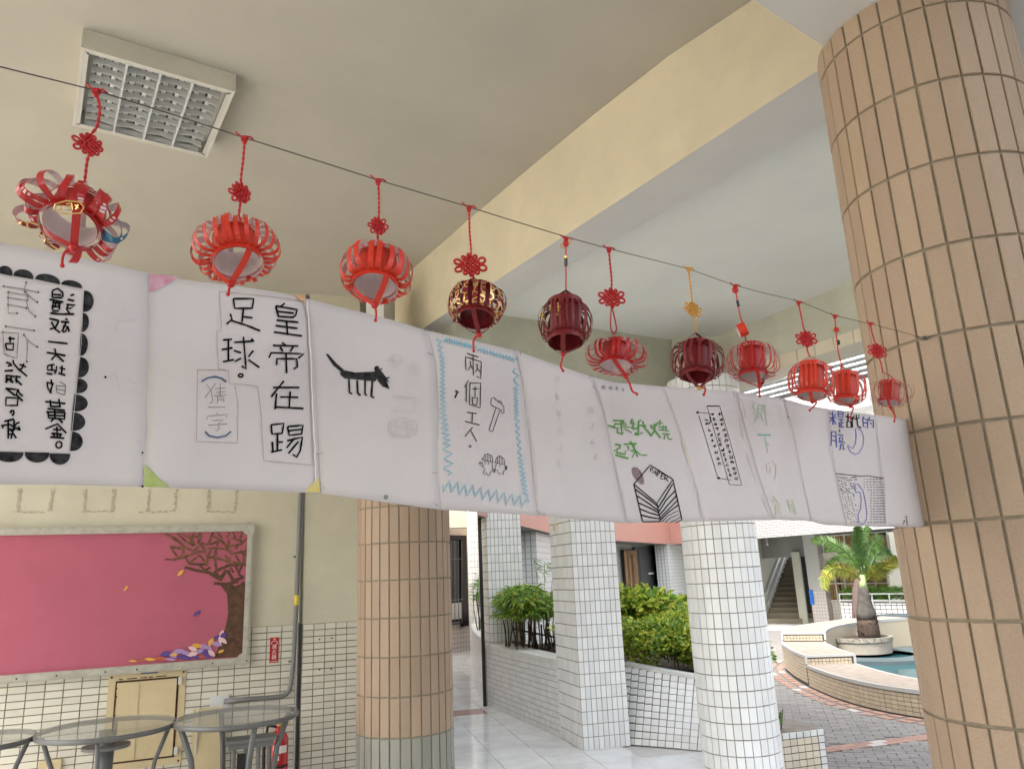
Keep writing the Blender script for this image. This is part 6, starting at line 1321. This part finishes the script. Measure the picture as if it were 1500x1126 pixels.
rib([circ(316, 743, 8)], .8, 'ink', 2, T=Cc); rib(K("313,739 319,741 314,744 319,747 313,748"), .8, 'ink', 2, T=Cc)
rib(K("8,557 42,550;25,678 33,688;38,694 46,706;482,18 494,12;500,108 522,122;522,765 530,770;534,772 542,780;520,637 540,637"), .7, 'pencil', 2, T=Cc, name='staple')
# two workers
Dd = TT(640, 480, .2488)
rib([zig(45, 70, 235, 118, 13, 15), zig(240, 125, 468, 192, 12, 15)], 1.5, 'teal', 3, T=Dd, name='wavy_border')
rib([zig(8, 60, 33, 190, 4, 14), zig(33, 190, 33, 340, 6, 16), zig(33, 340, 36, 520, 7, 18), zig(36, 520, 62, 700, 6, 24), zig(62, 700, 66, 868, 3, 27)], 1.6, 'teal', 3, T=Dd, name='wavy_border')
rib([zig(465, 240, 465, 350, 2, 16), zig(465, 350, 470, 520, 8, 14), zig(470, 520, 490, 760, 6, 13), zig(490, 760, 525, 990, 9, 15), zig(35, 925, 540, 1030, 11, 36)], 1.6, 'teal', 3, T=Dd, name='wavy_border')
rib(K("178,150 245,172;172,250 168,170 262,200 258,300 235,285;213,165 215,280;195,195 200,220 185,250;200,222 210,240;235,210 240,240 225,262;240,242 255,258;187,308 162,350;175,335 173,437;195,325 258,325 255,470 192,450 195,325;208,360 245,358;225,345 225,405;208,410 212,450 235,452 240,412 208,410;178,497 235,505;210,500 207,555;165,550 252,572;210,585 165,640;200,605 235,668"), 1.25, 'ink', 3, T=Dd)
rib([circ(196, 697, 6)], .9, 'ink', 3, T=Dd); rib(K("108,368 128,380 122,376 107,412"), 2.0, 'ink', 3, T=Dd, name='drawing')
rib(K("350,470 320,453 318,440 322,415 335,410 350,425 375,440 395,465 395,500 385,505 378,482 350,470;360,438 370,428 385,438 380,448;348,472 308,600 314,607 328,610 372,485"), .8, 'ink', 3, T=Dd, name='drawing')
rib(K("275,770 280,747 300,740 325,755 330,787;265,772 275,765;265,772 300,786 330,787;300,742 300,783;312,745 316,785;288,746 288,780;280,785 285,800 270,815 285,830 272,855 280,865 290,850 300,868 308,870 315,850 330,835 325,800 328,788;302,792 308,800 300,802;250,788 270,800;250,800 268,788 266,822;248,794 258,810;345,795 350,765 370,752 395,770 400,802;340,790 370,800 400,802;370,755 370,798;382,758 386,800;358,762 358,795;350,800 345,825 335,845 355,835 360,850 370,865 380,850 390,865 395,840 405,835 400,805;368,808 374,814;400,812 415,830;415,815 402,838;408,810 410,835;330,828 345,840 340,852 330,840;345,828 332,850"), .75, 'ink', 3, T=Dd, name='drawing')
rib(K("592,1075 598,1095;600,1085 606,1100 610,1085 616,1102 622,1088 628,1104 634,1090 640,1104;490,140 494,158;455,130 460,136"), .8, 'pencil', 3, T=Dd, name='small_writing')
def scrib(x0, y0, x1, y1, n, hw, hh, w, m, sh, name='small_writing', T=None):
    L = []
    for k in range(n):
        f = (k + .5) / n; cx, cy = x0 + (x1 - x0) * f, y0 + (y1 - y0) * f
        for _ in range(5):
            if random.random() < .55: a = random.uniform(-.9, .9) * hh; L.append([(cx - hw * random.uniform(.3, 1), cy + a), (cx + hw * random.uniform(.3, 1), cy + a + hh * .15)])
            else: a = random.uniform(-.8, .8) * hw; L.append([(cx + a, cy - hh * random.uniform(.3, 1)), (cx + a + hw * random.uniform(-.2, .2), cy + hh * random.uniform(.3, 1))])
    return rib(L, w, m, sh, name, T)
scrib(815, 545, 822, 690, 6, 5, 6, .7, 'pencilf', 4, 'faint_mark'); scrib(865, 590, 872, 680, 4, 4, 5, .7, 'pencilf', 4, 'faint_mark'); rib([[(757 + 1, 520), (769, 575), (779, 650), (788, 752)]], 0.7, 'crease_shade', 4, name='sheet_edge_shade')
# green writing and the book
Ee = TT(880, 590, .1599)
rib(K("62,205 118,222;115,160 212,162 205,195 130,190 125,225 160,232 150,270 205,285;190,165 190,240;290,145 275,185 310,190;310,190 280,225 330,235;315,295 325,270;342,300 337,278;370,155 348,172 345,290 385,270;345,205 420,210;385,165 400,220 470,305;460,200 475,235;520,185 495,220;495,190 495,250 465,300;500,255 550,320;130,378 180,385 175,415 150,420 150,455 225,470 225,440;120,432 132,440;135,475 255,508;210,378 330,372;270,350 300,400 320,440"), 2.4, 'green', 5, T=Ee)
rib(K("190,180 235,185;190,195 240,203;185,215 265,222;195,240 190,280 215,265;220,235 285,272;545,155 540,210;520,178 570,185;530,222 610,225;570,200 570,250;595,205 600,250;525,245 625,255;565,280 635,285;590,290 580,335;610,290 620,328 655,330;245,390 262,420 240,435;312,385 300,430;270,435 335,442;320,440 340,495;320,440 285,505;325,440 370,475 425,478;300,160 300,250"), 1.5, 'green', 5, T=Ee)
rib(K("305,743 455,568 662,700 515,918 305,743;305,743 385,1088;385,1088 550,1085;515,918 548,1085;662,700 745,1070"), 1.5, 'ink', 5, T=Ee, name='drawing')
rib(K("318,790 440,880 525,945;335,850 450,925 528,985;350,915 450,960 532,1005;362,970 450,1005 537,1030;372,1025 460,1048 542,1060;660,740 590,860 525,960;685,800 600,890 530,1000;692,850 620,930 535,1030;700,895 610,985 540,1055;710,935 620,1000 550,1070"), 1.7, 'ink', 5, T=Ee, name='drawing')
rib(K("712,985 620,1030 560,1090;715,1020 640,1050 590,1095;730,1045 640,1095;745,1068 680,1100;460,590 455,630;460,590 478,598 475,612 458,612;475,640 500,612 508,660;483,635 505,642;520,625 515,672;520,625 540,635 535,650 518,648;560,645 548,690;560,645 582,655;555,665 575,672;548,690 575,700;590,660 585,705;590,660 615,670 608,690 588,685;600,690 618,718;470,580 655,692"), 1.1, 'ink', 5, T=Ee, name='lettering')
fill([[(285, 600), (300, 588), (335, 590), (365, 620), (390, 670), (400, 740), (375, 748), (345, 720), (315, 690), (290, 650)]], 'smudge', 5, T=Ee)
rib([[(868 + 1, 556), (885, 600), (901, 680), (918, 764)]], 0.7, 'crease_shade', 5, name='sheet_edge_shade')
scrib(880, 566, 918, 571, 4, 3.4, 3.4, .7, 'pencil', 5); rib(K("863,554 866,550 870,552;868,566 872,569;1180,0 1181,1"), .8, 'pencil', 5, name='staple')
# small dense column of writing
Ff = TT(980, 560, .1866)
rib(K("298,185 398,185"), 1.4, 'ink', 6, T=Ff, name='drawing'); rib(K("298,185 385,480 475,800 572,805 480,460 398,185;225,235 320,242;235,260 385,750 490,765"), .65, 'inks', 6, T=Ff, name='drawing')
fill([circ(225, 235, 11, 9, 8), circ(390, 750, 13, 9, 8), circ(290, 325, 7, 6, 6), circ(348, 245, 6, 6, 6)], 'ink', 6, T=Ff)
scrib(392, 225, 535, 775, 13, 17, 15, .75, 'ink', 6, T=Ff); scrib(335, 225, 485, 745, 13, 15, 15, .75, 'ink', 6, T=Ff); scrib(300, 300, 405, 660, 8, 15, 13, .75, 'ink', 6, T=Ff); rib(K("280,290 310,300;322,265 330,300 318,320"), 1.4, 'ink', 6, T=Ff, name='drawing')
flat('tape', (0.60, 0.54, 0.42), 0.4); rib(K("100,455 128,540 168,660"), 1.8, 'tape', 6, T=Ff, name='tape'); rib(K("225,888 250,882;180,700 230,880 255,1060"), .8, 'pencilf', 6, T=Ff, name='faint_mark')
# pale green writing
rib(K("668,150 658,195 680,210 665,250 690,240 675,310;700,175 735,175 735,235 700,235 700,175;700,205 735,205;705,240 695,290;720,250 740,300;745,175 770,335;745,175 765,180 750,215 765,245"), .95, 'greenp', 7, T=Ff); rib(K("695,410 800,412"), 1.9, 'tealp', 7, T=Ff); rib(K("750,420 778,555;765,470 785,490"), .9, 'greenp', 7, T=Ff)
rib(K("800,660 790,710 770,700 768,640 810,612 840,660 840,720 825,770"), .8, 'ochrep', 7, T=Ff); rib(K("820,890 815,945;820,890 860,950;830,930 850,930;835,955 865,955 870,1000 840,1000 835,955;838,978 865,978;840,1000 835,1050;855,1010 885,1040;930,920 955,1020;925,960 950,955;945,930 970,925 1000,1030;960,960 985,1030"), 1.1, 'greeny', 7, T=Ff)
rib(K("550,260 580,440;610,560 650,690 680,770;720,885 740,880;500,60 520,110;540,90 560,150 580,130;590,200 600,270;730,905 790,1050"), .9, 'pencilf', 7, T=Ff, name='faint_mark'); rib([[(1079, 575), (1093, 630), (1113, 700), (1134, 759)]], .6, 'crease_shade', 7, name='sheet_edge_shade')
rib([[(1149, 586), (1162, 630), (1176, 700), (1189, 761)]], .6, 'crease_shade', 8, name='sheet_edge_shade'); rib(K("905,130 920,150;930,265 950,285"), .8, 'pencil', 8, T=Ff, name='staple')
# blue riddle with the moon
Gg = TT(1190, 590, .1687)
rib(K("150,85 165,100;205,95 185,115;148,130 210,125;175,75 180,190;175,130 150,165;180,135 205,185;225,70 270,75 265,125 225,120 225,70;225,97 268,100;220,140 275,145;250,145 250,200;250,170 275,172;232,165 235,210 275,208;450,115 435,135;438,135 480,145 480,215 445,205 438,135;440,170 480,175;495,120 490,150;490,150 530,150 530,215 515,210;500,170 515,185;165,250 165,330 160,370;165,250 205,250 210,385;165,285 205,290;168,325 205,328;235,230 240,255;220,275 270,280;235,300 265,300 262,325 238,325 235,300;228,345 228,335 285,345;245,355 245,400 230,405;245,358 268,360 270,405 285,400"), 1.7, 'blue', 9, T=Gg)
rib(K("285,115 330,125;310,90 310,160;300,160 335,160 338,210 302,210 300,160;345,120 350,215;365,110 345,150;360,140 410,130;380,100 395,200 425,215;400,105 410,120"), 1.7, 'ink', 9, T=Gg)
rib(K("375,225 400,215 430,245 447,300 440,370 410,430 375,445 335,425 310,390 305,360 330,385 350,395 375,350 382,280 375,225;365,740 375,705 400,705 440,760 460,850 475,950 470,1010 440,1055 405,1040 395,970 420,920 425,830 415,775 380,775 365,740"), 1.2, 'bluep', 9, T=Gg, name='drawing')
rib(K("200,612 330,625 430,635 480,630 560,645 618,650"), 1.0, 'ink', 9, T=Gg, name='drawing')
L_ = []
for r in range(17):
    for c in range(7):
        x = 215 + c * 24 + r * 6; y = 640 + r * 24 + (c % 2) * 8
        if x < 372 + (r > 9) * 12 and random.random() < .85: a = random.uniform(-.2, 1.0) if r > 7 else random.uniform(-.1, .9); L = random.uniform(9, 15) if r > 6 else random.uniform(16, 30); L_.append([(x, y), (x + L * math.cos(a), y + L * math.sin(a) * .9)])
    for c in range(7):
        x = 445 + c * 26 + random.uniform(-3, 3); y = 665 + r * 23; 
        if r > 2: x += 6
        if x > (440 if r < 4 else 478): L = 9 + c * 3; a = -.5 + r * .04; L_.append([(x, y), (x + L, y + L * math.sin(a) * .8)])
rib(L_, .85, 'ink', 9, T=Gg, name='drawing'); rib(K("130,80 150,400 200,610 300,1050"), .6, 'crease_shade', 9, T=Gg, name='sheet_edge_shade')
rib(K("790,1015 803,1020 788,1050;800,995 818,975 824,1065"), 1.0, 'ink', 10, T=Gg); rib(K("560,260 600,500 640,1040"), .6, 'crease_shade', 10, T=Gg, name='sheet_edge_shade')
# ------------------------------------------------------------------ walls, beams and ceilings are things of their own
def rel(old, new, label, cat):
    o = bpy.data.objects.get(old)
    if o is None: return
    if 'kind' in o: del o['kind']
    o.name = new; o['label'] = label; o['category'] = cat
rel('left_wall', 'tiled_wall', 'long cream painted wall with a horizontal tile wainscot, carrying the pink notice board', 'wall')
rel('wall_pier', 'wall_pier', 'shallow pier with narrow wainscot tiles between the conduit and the tan column', 'pier')
rel('far_wall', 'curved_wall', 'pale wall curving away at the far end of the corridor, holding the barred window', 'wall')
rel('main_beam', 'ceiling_beam', 'deep cream faced beam running from the large column down to the tan column', 'beam')
rel('cross_beam', 'ceiling_beam', 'grey undersided beam resting on top of the large tan column at the upper right', 'beam')
rel('rear_beam', 'ceiling_beam', 'greenish beam behind the hanging dark red lanterns, left of the white column', 'beam')
rel('side_beam', 'ceiling_beam', 'greenish outer beam edged below with a row of cream tiles', 'beam')
rel('ceiling', 'ceiling', 'shaded beige ceiling above the lanterns, with the square light fixed to it', 'ceiling')
rel('bay_ceiling', 'ceiling', 'brighter pale ceiling of the bay beyond the cream beam', 'ceiling')
rel('column_head', 'plaster_block', 'plain square head with small cream tiles on top of the white round column', 'block')
rel('column_neck', 'plaster_block', 'narrow pale neck between the tan column with the grey base and the beam', 'block')
rel('corridor_beam', 'corridor_beam', 'pale beam crossing above the barred window in the far corridor', 'beam')
rel('corridor_beam.001', 'corridor_beam', 'nearer corridor beam just under the lower edge of the banner, right of the tan column', 'beam')
